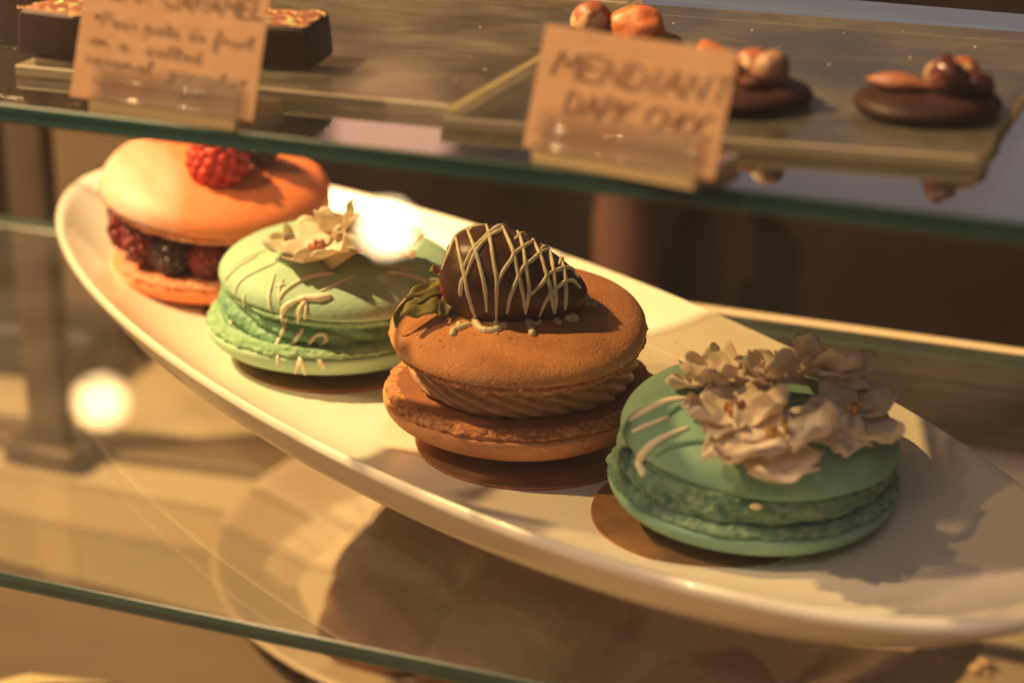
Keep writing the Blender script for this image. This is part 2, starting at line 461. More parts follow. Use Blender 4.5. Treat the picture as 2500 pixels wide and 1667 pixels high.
def bvh_of(objs):
    """world-space (cm) BVH over objects"""
    V, F = [], []
    bpy.context.view_layer.update()
    for o in objs:
        mw = o.matrix_world
        k = len(V)
        V += [(mw @ v.co)*100 for v in o.data.vertices]
        F += [tuple(i+k for i in p.vertices) for p in o.data.polygons]
    return BVHTree.FromPolygons(V, F)

def icing(name, paths, mat, parent, r, wob=.18, sd=0, taper=True):
    """one mesh for one run of icing; coordinates world cm -> parent local"""
    inv = parent.matrix_world.inverted()
    parts = []
    for pi, (p, rr) in enumerate(paths):
        if len(p) < 2: continue
        rad = []
        for i in range(len(p)):
            base = rr if not isinstance(rr, (list, tuple)) else rr[0]+(rr[1]-rr[0])*i/(len(p)-1)
            e_ = min(i, len(p)-1-i)/max(1, (len(p)-1)*.22)
            rad.append(base*(1+wob*nz(i*.35, pi*3.1+sd)+.10*nz(i*.12, sd))*(min(1, .62+.38*e_) if taper else 1))
        loc = [(inv @ (q*CM))/CM for q in p]
        parts.append(tube(loc, rad, 8))
    if not parts: return None
    V, F = join(parts)
    return link(name, mesh(name, V, F, mat), parent)

# ---------------------------------------------------------------- the case: floor, back, shelves, front pane
def slab(name, x0, x1, y0, y1, z0, z1, parent=None, mats=None):
    """glass slab: faces glass, rim green with a fine bevel"""
    b = .04
    def ring(i, z): return [(x0+i, y0+i, z), (x1-i, y0+i, z), (x1-i, y1-i, z), (x0+i, y1-i, z)]
    V = ring(b, z0)+ring(0, z0+b)+ring(0, z1-b)+ring(b, z1)
    F = [(3, 2, 1, 0)]; fm = [0]
    for k in range(3):
        for j in range(4):
            F.append((k*4+j, k*4+(j+1) % 4, (k+1)*4+(j+1) % 4, (k+1)*4+j)); fm.append(1)
    F.append((12, 13, 14, 15)); fm.append(0)
    return link(name, mesh(name, V, F, mats or [M['glass'], M['edge']], False, fm), parent)

def box(x0, x1, y0, y1, z0, z1):
    V = [(x0, y0, z0), (x1, y0, z0), (x1, y1, z0), (x0, y1, z0), (x0, y0, z1), (x1, y0, z1), (x1, y1, z1), (x0, y1, z1)]
    F = [(3, 2, 1, 0), (4, 5, 6, 7), (0, 1, 5, 4), (1, 2, 6, 5), (2, 3, 7, 6), (3, 0, 4, 7)]
    return V, F

V, F = box(-190, 90, 20, 88.4, -14, -13)
tag(link('case_floor', mesh('case_floor', V, F, M['deck'], False)), None, None, kind='structure')
V, F = box(-190, 90, 88.5, 90, -14, 13)
tag(link('case_back', mesh('case_back', V, F, M['back'], False)), None, None, kind='structure')
o = slab('glass_shelf', -110, 60, 41.7, 60.4, 11.84, 12.3, mats=[M['glass_top'], M['edge']])
tag(o, 'upper glass shelf with green front edge holding the chocolates and price cards', 'glass shelf')
o = slab('glass_shelf', -110, 60, 41.6, 66.8, -.46, 0)
tag(o, 'lower glass shelf with dark green front edge under the white oval plate', 'glass shelf')
V, F = rbox(80, .45, .5, .08)
o = link('shelf_rail', mesh('shelf_rail', V, F, M['rail']), None, (12, 67.1, -.45))
tag(o, 'pale rail along the back edge of the lower glass shelf', 'shelf rail')
# front pane, leaning back
th = R(20)
V, F = sheet(lambda u, v: Vector((-90+140*u, 38.2+math.tan(th)*(-13+39*v-12.3), -13+39*v)), 2, 2, .5)
o = link('front_pane', mesh('front_pane', V, F, M['pane'], False))
tag(o, 'clear slanted front window of the case, with lamp reflections in it', 'window')

# ---------------------------------------------------------------- plate
PC = Vector((-23.9, 54.45, 0)); PA, PB, PT = 21.2, 7.4, R(-30)
def plate():
    prof = [(0.0, .85), (.25, .85), (.45, .86), (.58, .90), (.68, 1.02), (.77, 1.25), (.85, 1.62), (.91, 2.02), (.955, 2.42),
            (.975, 2.62), (.988, 2.72), (.998, 2.74), (1.006, 2.68), (1.009, 2.56), (1.004, 2.44), (.985, 2.22), (.955, 1.86),
            (.91, 1.42), (.85, 1.02), (.76, .66), (.66, .42), (.58, .32), (.56, .12), (.545, .01), (.52, .01), (.505, .12), (.49, .35), (.2, .4), (0, .4)]
    # refine
    pp = catmull([(r, z, 0) for r, z in prof], 3)
    P = [(max(p.x, 0.0005), p.y) for p in pp]
    def fn(t, i, r, z):
        # pointed-oval outline, the rim lifting a little toward the tips
        c, s = math.cos(t), math.sin(t)
        lift = .35*abs(c)**3*max(0, (z-.8)/1.9)*(1 if i < 60 else 1)
        # keep wall thickness even across the short axis
        x = PA*r*c; y = (PB-(1-r)*0)*r*s
        return (x, y, z+lift)
    V, F = lathe(P, 160, fn)
    o = link('oval_plate', mesh('oval_plate', V, F, M['porcelain']), None, PC, (0, 0, PT))
    tag(o, 'long white oval porcelain plate carrying the four big macarons', 'plate')
    return o
plate_o = plate()
FLOOR = .85

# ---------------------------------------------------------------- macarons
def shell_meshes(name, Rm, h, foot, seed, shell_m, foot_m, inner_m, p=2.3, footamp=.10, und=.03, seg=420):
    """dome part and ruffled foot part; flat side at z=0, dome up"""
    prof = []
    n = 26
    for i in range(n+1):
        a = math.pi/2*(i+.15)/(n+.15)
        prof.append((Rm*math.sin(a)**(2/p), foot+h*max(math.cos(a), 0)**(2/p)))
    prof.append((Rm*.985, foot-.03)); prof.append((Rm*.95, foot-.05))
    def fn(t, i, r, z):
        x, y = r*math.cos(t), r*math.sin(t)
        k = 1+und*nz(x*.35+seed, y*.35)*(.3+.7*r/Rm)
        if i > n-3: k += .004*nz(t*30, z*3, seed)
        return (x*k, y*k, z+und*1.2*nz(x*.3, y*.3+seed*2))
    dome = lathe(prof, seg, fn, True)
    rows = 9
    fp = [(Rm*.90, foot-.01)]
    for i in range(rows+1):
        u = i/rows
        fp.append((Rm*(.955+.035*math.sin(math.pi*min(1, u*1.1))), foot*(1-u)))
    fp += [(Rm*.90, -.005), (Rm*.86, .012), (Rm*.6, .03), (Rm*.3, .04), (.02, .04)]
    def ff(t, i, r, z):
        if 1 <= i <= rows+2:
            a = t*Rm
            d = footamp*(nz(math.cos(t)*Rm*2.6, math.sin(t)*Rm*2.6, z*5+seed)+.6*nz(math.cos(t)*Rm*7, math.sin(t)*Rm*7, z*11+seed)
                         +.35*nz(math.cos(t)*Rm*16, math.sin(t)*Rm*16, z*17+seed))
            r += d; z += footamp*.45*nz(math.cos(t)*Rm*6, math.sin(t)*Rm*6, 9+z*8+seed)
        return (r*math.cos(t), r*math.sin(t), z)
    ft = lathe(fp, seg, ff, False, True)
    nf = (len(fp)-1)*seg+1
    fm = [0 if k < (rows+2)*seg else 1 for k in range(nf)]
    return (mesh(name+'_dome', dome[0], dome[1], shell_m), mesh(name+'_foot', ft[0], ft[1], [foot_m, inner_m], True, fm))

def macaron(name, label, loc, Rb, hb, zb, Rt, ht, zt, tilt_t, tilt_b, mats, seed, rot=(0, 0, 0), toff=(0, 0), foot=.32, footamp=.1, group='large filled macarons on the oval plate'):
    root = thing(name, label, 'macaron', loc, rot, group)
    d, f = shell_meshes('bottom_shell', Rb, hb, foot, seed, *mats, footamp=footamp)
    b = link('bottom_shell', d, root, (0, 0, zb), (R(180)+tilt_b[0], tilt_b[1], 0))
    link('ruffled_foot', f, b)
    d, f = shell_meshes('top_shell', Rt, ht, foot, seed+3.3, *mats, footamp=footamp)
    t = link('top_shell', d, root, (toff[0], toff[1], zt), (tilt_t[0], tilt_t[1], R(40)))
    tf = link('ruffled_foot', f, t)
    return root, b, t, tf

def ridged_filling(Rm, z0, z1, n, kz, amp, seed, bulge=.25, rough=.03, seg=520, nz_=34):
    prof = []
    for i in range(nz_+1):
        u = i/nz_
        prof.append((Rm+bulge*math.sin(math.pi*u)-.1, z0+(z1-z0)*u))
    prof = [(Rm*.3, z0)]+prof+[(Rm*.3, z1)]
    def fn(t, i, r, z):
        if 0 < i < nz_+2:
            u = (z-z0)/(z1-z0)
            x, y = math.cos(t)*Rm, math.sin(t)*Rm
            ph = n*t+kz*u+1.6*nz(x*.5, y*.5, seed)+1.2*nz(x*1.4, y*1.4, z*1.5+seed)
            rd = abs(math.sin(ph/2))
            r += amp*(rd**.8-.6)+rough*nz(x*6, y*6, z*7)+.12*nz(x*.45+seed, y*.45, z*.8)+.05*nz(x*2, y*2, z*3)
            if u < .12: r -= .15*(1-u/.12)*abs(math.sin(n*t*.5))
        return (r*math.cos(t), r*math.sin(t), z)
    return lathe(prof, seg, fn, True, True)

def board(loc, r, label, scallop=0, tilt=(0, 0)):
    prof = [(.01, .0), (r, 0), (r+.02, .03), (r+.02, .07), (r, .09), (.01, .09)]
    def fn(t, i, rr, z):
        k = 1+(scallop*math.cos(t*28) if rr > 1 else 0)
        return (rr*k*math.cos(t), rr*k*math.sin(t), z)
    V, F = lathe(prof, 224, fn)
    nF = len(F); fm = [1 if i < 224*4 else 0 for i in range(nF)]
    o = link('cake_board', mesh('cake_board', V, F, [M['gold_board'], M['paperboard']], False, fm), None, (loc[0], loc[1], loc[2]), (tilt[0], tilt[1], 0))
    return tag(o, label, 'cake board', 'round cake boards under the macarons')

BZ = FLOOR+.1
# --- chocolate macaron
brown, bb, bt, btf = macaron('macaron', 'brown chocolate macaron with piped chocolate cream, third on the plate under the dipped strawberry',
    (-21.7, 53.0, BZ), 3.80, 1.22, 1.56, 3.58, .88, 2.85, (R(6.0), R(-2.0)), (R(1), R(0)),
    (M['choc_shell'], M['choc_foot'], M['choc_inner']), 1.7, toff=(0, -.1), foot=.30, footamp=.10)
V, F = ridged_filling(2.95, 1.5, 3.0, 22, 24, .20, 4.2)
link('filling', mesh('filling', V, F, M['buttercream']), brown, (.05, .1, 0))
board((-21.15, 52.5, FLOOR+.01), 3.15, 'gold and brown board under the chocolate macaron')

# --- mint macaron
mint, mb, mt, mtf = macaron('macaron', 'pale mint green macaron with cream icing threads and white petals, second from the far end',
    (-29.4, 56.6, BZ), 3.85, 1.08, 1.4, 3.65, 1.15, 2.15, (R(3), R(2)), (R(0), R(0)),
    (M['mint'], M['mint_foot'], M['mint']), 5.1, toff=(.25, .15), foot=.28, footamp=.08)
V, F = ridged_filling(3.30, 1.1, 2.35, 11, 13, .22, 8.8, bulge=.12, rough=.05)
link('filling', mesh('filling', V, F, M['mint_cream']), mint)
board((-29.2, 56.4, FLOOR+.01), 3.05, 'dark board under the mint green macaron')

# --- teal macaron in front
teal, tb, tt, ttf = macaron('macaron', 'blue-green macaron nearest the viewer, half in shade, heaped with dried white petals',
    (-14.15, 50.35, BZ), 3.75, 1.05, 1.35, 3.55, 1.38, 1.85, (R(4), R(3)), (R(1.5), R(2)),
    (M['teal'], M['teal_foot'], M['teal']), 9.4, toff=(.1, .1), foot=.30, footamp=.09)
V, F = ridged_filling(3.50, 1.2, 2.05, 16, 8, .08, 2.8, bulge=.12, rough=.06)
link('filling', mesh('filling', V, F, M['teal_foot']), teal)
board((-14.75, 50.15, FLOOR+.01), 3.5, 'gold board with brown edge showing left of the blue-green macaron')

# --- peach macaron at the far end
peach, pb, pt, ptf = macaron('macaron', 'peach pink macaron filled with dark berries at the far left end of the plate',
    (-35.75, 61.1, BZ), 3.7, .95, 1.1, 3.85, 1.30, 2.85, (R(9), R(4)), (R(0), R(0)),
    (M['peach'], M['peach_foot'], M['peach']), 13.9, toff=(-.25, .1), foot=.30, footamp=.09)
V, F = lathe([(.02, 1.0), (2.2, 1.0), (2.5, 1.4), (2.4, 2.2), (2.2, 3.2), (.02, 3.2)], 60)
link('filling', mesh('filling', V, F, M['darkrasp']), peach)
me_bl = mesh('blackberry', *berry(.80, .85, 46, .21, 3), M['blackberry'])
me_rs = mesh('raspberry', *berry(.80, .80, 52, .19, 4), M['darkrasp'])
for k in range(15):
    a = R(-190+k*24); rr = 2.95
    isb = k in (0, 1, 4, 7, 9, 12)
    left = max(0, -math.cos(a))
    q = .74+.34*left
    link('blackberry' if isb else 'raspberry', me_bl if isb else me_rs, peach,
         (rr*math.cos(a), rr*math.sin(a), 1.72+.45*left), (R(80+20*math.sin(k)), R(30*math.cos(k*3)), a), (q, q, q))
board((-35.9, 61.0, FLOOR+.01), 3.5, 'board under the peach pink macaron')

# berries on top of the peach macaron
def capped_berry(label, cat, name, me, loc, rot, sc_, cup=True):
    root = thing(name, label, cat, loc, rot)
    link('fruit', me, root, (0, 0, .75*sc_), (0, 0, 0), (sc_,)*3)
    if cup:
        V, F = lathe([(.02, 0), (.55, 0), (.82, .18), (.88, .42), (.80, .46), (.70, .3), (.02, .25)], 40,
                     lambda t, i, r, z: (r*math.cos(t)*(1+.06*math.sin(5*t)), r*math.sin(t), z*(1+.15*math.sin(3*t))))
        link('chocolate_base', mesh('chocolate_base', V, F, M['dark_choc']), root, (0, 0, 0), (0, 0, 0), (sc_,)*3)
    return root
me_top = mesh('raspberry_top', *berry(1.08, 1.02, 64, .25, 8), M['raspberry'])
capped_berry('bright red raspberry set in dark chocolate on top of the peach macaron', 'raspberry', 'raspberry', me_top, (-35.0, 59.8, 4.95), (R(12), R(4), 0), .9)
capped_berry('dark blackberry half hidden behind the red raspberry on the peach macaron', 'blackberry', 'blackberry', me_bl, (-34.3, 61.4, 5.2), (R(12), 0, 0), .8, False)

# ---------------------------------------------------------------- dipped strawberry
def strawberry():
    # axis along local +X from stem to tip
    c = Vector((-22.05, 52.45, 5.60))
    root = thing('strawberry', 'chocolate dipped strawberry with white icing threads, lying on the brown macaron', 'strawberry', c, (R(0), R(11), R(10)))
    L = 4.05
    key = [(0, .45), (.03, .85), (.08, 1.12), (.16, 1.32), (.27, 1.45), (.38, 1.46), (.52, 1.36), (.66, 1.17), (.79, .94), (.88, .74), (.945, .53), (.982, .32), (1.0, .02)]
    prof = [(max(.02, p.y), p.x*L) for p in catmull([(a_, b_, 0) for a_, b_ in key], 3)]
    def mk(k, z_sh, cut, mat, amp):
        def fn(t, i, r, z):
            rr = r*k*(1+amp*nz(math.cos(t)*2, math.sin(t)*2, z*.8))
            zz = z
            if cut and i <= cut: zz = z+.25*abs(math.sin(t*1.5+.6))*(cut-i)/cut
            return (zz-L*.40, rr*math.cos(t)*1.0, rr*math.sin(t)*.94)
        P = prof[cut:] if cut else prof
        if cut:
            def fn2(t, i, r, z):
                rr = r*k*(1+amp*nz(math.cos(t)*2, math.sin(t)*2, z*.8))
                lo = max(0, 1-i/5)
                zz = z+lo*(.5*max(0, -math.sin(t))**2+.12*nz(math.cos(t)*3, math.sin(t)*3, 2))
                if i == 0: rr *= .97
                return (zz-L*.40, rr*math.cos(t), rr*math.sin(t)*.94)
            return lathe(P, 96, fn2, False, True)
        return lathe(P, 96, fn, True, True)
    V, F = mk(.955, 0, 0, None, .03)
    link('berry_flesh', mesh('berry_flesh', V, F, M['strawberry']), root)
    V, F = mk(1.0, 0, 2, None, .035)
    coat = link('chocolate_coat', mesh('chocolate_coat', V, F, M['milk_choc']), root)
    # calyx
    def leaf(pts, w, fold, mat, curl=.3):
        P = catmull(pts, 6)
        n_ = len(P)-1
        def fn(u, v):
            i = min(int(u*n_), n_-1); f = u*n_-i
            c_ = P[i].lerp(P[i+1], f)
            tg = (P[i+1]-P[i]).normalized()
            side = tg.cross(Vector((0.15, -.35, 1))).normalized(); up_ = side.cross(tg)
            wd = w*math.sin(math.pi*min(1, .06+.94*u**.8))**.75*(1+.12*math.sin(u*19))
            s = (v-.5)*2
            return c_+side*s*wd+up_*(fold*abs(s)*wd+.05*math.sin(u*9+s*2))
        V_, F_ = sheet(fn, 22, 8, .035)
        return mesh('leaf', V_, F_, mat)
    inv = (Matrix.Translation(c) @ Euler((0, R(11), R(10))).to_matrix().to_4x4()).inverted()
    def at(u, v, depth):
        d = pray(u, v); return inv @ (CAM+d*(depth/d.dot(FW)))
    st = Vector((-L*.40-.02, 0, 0))
    link('leaf', leaf([at(1092, 700, 60.3), at(1045, 722, 60.0), at(1000, 745, 59.7), at(972, 775, 59.6), at(966, 800, 59.7)], .17, .5, M['leaf_dark']), root)
    link('leaf', leaf([at(1075, 722, 60.2), at(1045, 738, 59.7), at(1012, 752, 59.4), at(978, 768, 59.2)], .34, -.2, M['leaf']), root)
    link('leaf', leaf([at(1090, 690, 60.5), at(1060, 698, 60.4), at(1020, 710, 60.2), at(990, 728, 60.2)], .15, .3, M['leaf']), root)
    link('leaf', leaf([at(1076, 672, 60.3), at(1068, 668, 60.2), at(1058, 664, 60.1), at(1052, 662, 60.0)], .19, .5, M['leaf']), root)
    link('leaf', leaf([at(1095, 720, 60.2), at(1090, 740, 59.9), at(1082, 760, 59.6), at(1070, 772, 59.5)], .20, .3, M['leaf_dark']), root)
    link('leaf', leaf([at(1090, 700, 61.0), at(1060, 690, 61.6), at(1030, 700, 62.0)], .25, .3, M['leaf_dark']), root)
    V, F = tube([at(1100, 705, 60.6), at(1086, 690, 60.3), at(1080, 678, 60.2), at(1088, 664, 60.2)], [.16, .15, .09, .06], 10)
    link('stem', mesh('stem', V, F, M['leaf_dark']), root)
    return root, coat
berry_root, coat = strawberry()
bpy.context.view_layer.update()
BV = [bvh_of([coat]), bvh_of([bt, btf])]
BCOOK = [BV[1]]
def Z(pts, x0=960, y0=520, k=500/2352): return [(x0+a*k, y0+b*k) for a, b in pts]
threads = [
    [(1100, 130), (1000, 150), (850, 185), (720, 270), (640, 450), (560, 650)],
    [(700, 262), (640, 350), (590, 460), (572, 560)],
    [(720, 290), (760, 480), (800, 650), (830, 780), (850, 900), (900, 1080), (950, 1225)],
    [(850, 190), (920, 370), (970, 520), (1030, 750), (1060, 920), (1072, 1130)],
    [(1070, 140), (1100, 250), (1130, 400), (1160, 600), (1190, 780), (1185, 1000), (1185, 1240)],
    [(1250, 150), (1310, 280), (1380, 450), (1420, 640), (1460, 800), (1500, 1000), (1520, 1160)],
    [(1400, 170), (1460, 280), (1500, 450), (1530, 650), (1560, 850), (1550, 1000), (1520, 1160)],
    [(1480, 190), (1580, 270), (1650, 400), (1700, 520), (1760, 700), (1800, 850), (1820, 1000), (1850, 1150)],
    [(1760, 360), (1810, 480), (1840, 650), (1860, 850), (1870, 1000), (1860, 1150)],
    [(1900, 460), (1950, 600), (1980, 780), (1985, 950), (1975, 1110)],
    [(800, 640), (900, 440), (1000, 330), (1130, 210), (1250, 150), (1400, 165), (1500, 195)],
    [(830, 750), (880, 600), (960, 430), (1080, 290), (1200, 220), (1260, 180)],
    [(1195, 830), (1260, 680), (1350, 550), (1400, 460), (1500, 390), (1600, 330), (1700, 330), (1780, 380)],
    [(1310, 1150), (1340, 980), (1430, 750), (1500, 620), (1600, 540), (1700, 450), (1800, 420), (1900, 470)],
    [(1560, 960), (1640, 880), (1720, 800), (1780, 710), (1880, 660), (1980, 630), (2060, 650), (2130, 740)],
    [(1680, 1190), (1750, 1020), (1830, 900), (1920, 830), (2000, 780), (2080, 790), (2150, 860)],
    [(768, 950), (775, 850), (790, 750)]]
for i, t in enumerate(threads):
    icing('icing_thread', [(drape(BV if i in (2, 4, 5, 6, 9) else [BV[0]], Z(t), 7), .06)], M['icing'], berry_root, .06, sd=i)
# threads down the far side, laid on the coat from above
mw = coat.matrix_world
bvc = BV[0]
cc = coat.matrix_world.translation*100
for k, (xa, xb) in enumerate(((-1.1, -.6), (-.5, .1), (.2, .5), (.9, 1.2), (1.5, 1.4))):
    p = []
    for j in range(12):
        a = R(100-j*11)      # over the top to the back
        d = Vector((0, math.cos(a)*1.0, math.sin(a)))
        org = Vector((xa+(xb-xa)*j/11, 0, 0))
        o_w = (mw @ (org*CM))*100; d_w = (mw.to_3x3() @ d).normalized()
        h = bvc.ray_cast(o_w+d_w*5, -d_w)
        if h[0] is not None: p.append(h[0]+d_w*.01)
    icing('icing_thread', [(p, .06)], M['icing'], berry_root, .06, sd=k)
# pools and drips on the brown cookie
pools = [([(930, 1180), (955, 1270), (1010, 1335), (1090, 1355), (1170, 1345), (1230, 1315), (1285, 1285)], .105), ([(1185, 1180), (1187, 1250), (1180, 1320)], .085),
         ([(680, 1395), (695, 1350), (770, 1320), (860, 1285)], .095), ([(755, 1275), (760, 1320)], .09),
         ([(1600, 1395), (1575, 1310), (1550, 1240), (1520, 1170)], .10), ([(1580, 1263), (1660, 1273), (1695, 1228)], .06),
         ([(1870, 1168), (1880, 1228), (1905, 1263)], .095), ([(1995, 1148), (2010, 1208), (2070, 1213)], .14), ([(2050, 1188), (2080, 1218)], .14),
         ([(2210, 973), (2230, 998)], .12), ([(2200, 1048), (2250, 1048), (2310, 1053)], .10), ([(1185, 1385), (1190, 1388)], .04)]
bpool = BCOOK
for i, (t, r_) in enumerate(pools):
    p = drape(bpool, Z(t), 7)
    icing('icing_drip', [(p, r_)], M['icing'], brown, r_, wob=.3, sd=i+20, taper=False)
# sauce under the strawberry stem
V, F = blob(.75, .5, .17, 28, 12, .5, 1.6, 3)
link('sauce', mesh('sauce', V, F, M['jam']), brown, (-1.75, -1.2, 4.06), (R(12), R(-8), R(-20)))
V, F = blob(1.5, .85, .16, 30, 12, .3, 1.2, 5)
link('sauce', mesh('sauce', V, F, M['jam']), brown, (-.1, -.65, 4.0), (R(12), R(0), R(8)))

# ---------------------------------------------------------------- icing on the mint macaron
BM = [bvh_of([mt, mtf, mb] + [c_ for c_ in mint.children if c_.name.startswith('filling')])]
def Y_(pts): return [(450+a*.3508, 430+b*.3508) for a, b in pts]
for i, (t, r_) in enumerate([
    ([(1030, 683), (900, 700), (780, 745), (690, 810), (668, 850)], (.085, .06)), ([(1010, 840), (940, 848), (850, 850), (780, 865)], (.15, .11)),
    ([(790, 862), (710, 905), (682, 960), (680, 1030)], (.10, .055)), ([(860, 860), (808, 920), (790, 1020)], (.085, .055)), ([(850, 890), (838, 1000)], .045),
    ([(1180, 700), (1050, 760), (950, 800)], .045), ([(500, 560), (390, 620), (320, 680), (285, 730)], .06),
    ([(640, 600), (530, 650), (430, 700), (370, 760), (352, 830)], .055), ([(628, 680), (600, 780), (590, 850), (600, 940)], .05),
    ([(415, 820), (415, 915)], .05), ([(560, 520), (430, 570), (330, 640), (290, 700)], .055), ([(690, 720), (660, 780), (660, 880)], .04),
    ([(710, 980), (692, 1060), (655, 1150), (632, 1180)], .055), ([(820, 1070), (780, 1130), (740, 1180), (680, 1200), (655, 1240), (645, 1310)], (.085, .05)),
    ([(930, 1185), (985, 1150), (975, 1105), (920, 1108), (880, 1150), (850, 1200), (820, 1260), (785, 1330), (768, 1380)], .062),
    ([(780, 1240), (815, 1290), (845, 1395)], .07), ([(910, 1250), (945, 1290), (975, 1335)], .075),
    ([(1410, 670), (1550, 690), (1700, 735)], .055), ([(1380, 630), (1500, 640), (1600, 660)], .04), ([(330, 1000), (325, 1040)], .06), ([(640, 770), (700, 755)], .05)]):
    icing('icing_thread', [(drape(BM, Y_(t), 7), r_)], M['icing'], mint, .06, sd=i+50)
BT = [bvh_of([tt, ttf, tb] + [c_ for c_ in teal.children if c_.name.startswith('filling')])]
def X_(pts): return [(1400+a*.4274, 780+b*.4274) for a, b in pts]
for i, (t, r_) in enumerate([
    ([(400, 885), (378, 815), (420, 740), (520, 675), (650, 620)], (.15, .085)), ([(330, 570), (430, 520), (540, 470), (640, 450)], (.13, .09)),
    ([(340, 640), (440, 600), (540, 560)], .07), ([(1640, 690), (1700, 720)], .08), ([(1020, 1070), (1070, 1065)], .10),
    ([(1640, 575), (1740, 580), (1800, 570)], .10), ([(1000, 870), (1100, 900), (1250, 880), (1400, 850)], .08)]):
    icing('icing_thread', [(drape(BT, X_(t), 7), r_)], M['icing'], teal, .06, sd=i+80)
for i, t in enumerate([[(470, 770), (560, 715), (750, 690), (950, 735), (1080, 780)], [(520, 560), (600, 500), (680, 480)]]):
    icing('raised_fold', [(drape(BT, X_(t), 8), .11)], M['teal'], teal, .1, sd=i+90)

# ---------------------------------------------------------------- flowers
def petal_mesh(L_, W_, cup, ruf, seed, mat, notch=.15):
    def fn(u, v):
        s = (v-.5)*2
        w_ = W_*(.12+.88*math.sin(math.pi*min(1, .04+.78*u))**.9)
        x = u*L_*(1-notch*(1-abs(s))**3*(u > .8)*(u-.8)*5)*(1-.30*abs(s)**2.2)
        z = cup*L_*u*u+.35*cup*L_*s*s*u+ruf*(.6+u)*nz(u*3+seed, s*2.2, seed*1.7)+ruf*.25*u*math.sin(s*5+seed)
        return Vector((x, s*w_*(1+.04*math.sin(u*8+seed)), z))
    V_, F_ = sheet(fn, 14, 12, .014)
    return mesh('petal', V_, F_, mat)

PM = [petal_mesh(1.25, .66, c_, r_, s_, M['petal']) for c_, r_, s_ in ((.15, .10, 1.2), (.30, .12, 4.1), (-.10, .12, 7.7))]
PS = [petal_mesh(1.2, .58, c_, r_, s_, M['petal_shade']) for c_, r_, s_ in ((.12, .12, 2.2), (.3, .16, 5.3), (-.2, .14, 9.1), (.4, .12, 3.3))]
me_st = mesh('stamens', *join([xf(blob(.09, .09, .14, 8, 6), Matrix.Translation((.20*math.cos(a)*(.4+.6*(k % 2)), .20*math.sin(a)*(.4+.6*(k % 2)), .16+.05*(k % 3)))) for k, a in enumerate([i*.9 for i in range(7)])]), M['stamen'])
me_po = mesh('stamens_yellow', *join([xf(blob(.05, .05, .12, 8, 6), Matrix.Translation((.11*math.cos(a), .16*math.sin(a), .15+.06*(k % 3)))) for k, a in enumerate([i*1.1 for i in range(6)])]), M['pollen'])

def flower(label, loc, rot, meshes, n, size, seed, st=None, tilt=(10, 45), spread=360, a0=0, group='white flowers on the macarons'):
    rnd = random.Random(seed)
    root = thing('flower', label, 'flower', loc, rot, group)
    for k in range(n):
        a = R(a0+spread*k/n+rnd.uniform(-12, 12))
        s_ = size*rnd.uniform(.82, 1.15)
        link('petal', meshes[rnd.randrange(len(meshes))], root, (.10*math.cos(a), .10*math.sin(a), .03*k),
             (rnd.uniform(-.3, .3), -R(rnd.uniform(*tilt)), a), (s_, s_*rnd.uniform(.85, 1.2), s_))
    link('stamens', st or me_st, root, (0, 0, .02), (0, 0, 0), (size,)*3)
    return root

def on_top(u, v, bv, dz=0.0):
    d = pray(u, v); h = bv.ray_cast(CAM, d)
    return (h[0]+Vector((0, 0, dz))) if h[0] is not None else None
def hp(u, v, z):
    d = pray(u, v); t = (z-CAM.z)/d.z; return CAM+d*t
zt_m = BZ+2.15+1.45
flower('flat white flower with reddish stamens on the left of the mint macaron', hp(778, 622, zt_m), (R(6), R(-8), R(20)), PM, 6, 1.15, 3, tilt=(-16, 4))
flower('white flower standing upright behind the flat one on the mint macaron', hp(838, 580, zt_m+.25), (R(-35), R(10), R(80)), PM, 6, 1.0, 5, tilt=(0, 45))
flower('cream flower at the right of the mint macaron, under the bright lamp reflection', hp(925, 625, zt_m+.05), (R(-6), R(8), R(-20)), PM, 6, 1.1, 9, me_po, tilt=(-8, 30))
zt_t = BZ+1.85+1.66
flower('dried white flower with dark red centre at the middle of the petal heap', hp(1795, 1020, zt_t+.08), (R(10), R(0), R(10)), PS, 7, 1.15, 11, tilt=(-14, 12))
flower('dried white flower at the far left of the petal heap on the blue-green macaron', hp(1745, 940, zt_t+.12), (R(-6), R(-8), R(50)), PS, 7, 1.0, 12, tilt=(-14, 18))
flower('dried cream flower standing tallest at the back right of the petal heap', hp(2010, 935, zt_t+.25), (R(-14), R(14), R(30)), PS, 9, 1.15, 13, me_po, tilt=(-8, 36))
flower('large drooping white flower at the front of the petal heap', hp(1905, 1075, zt_t+.02), (R(18), R(10), R(-60)), PS, 7, 1.45, 14, me_po, tilt=(-18, 4))
flower('small frilled white flower on top of the petal heap', hp(1880, 940, zt_t+.42), (R(0), R(0), R(15)), PS, 9, .85, 15, tilt=(-6, 34))
flower('white flower hanging over the right rim of the blue-green macaron', hp(2075, 1010, zt_t-.05), (R(10), R(26), R(-15)), PS, 6, 1.1, 16, me_po, tilt=(-10, 16))

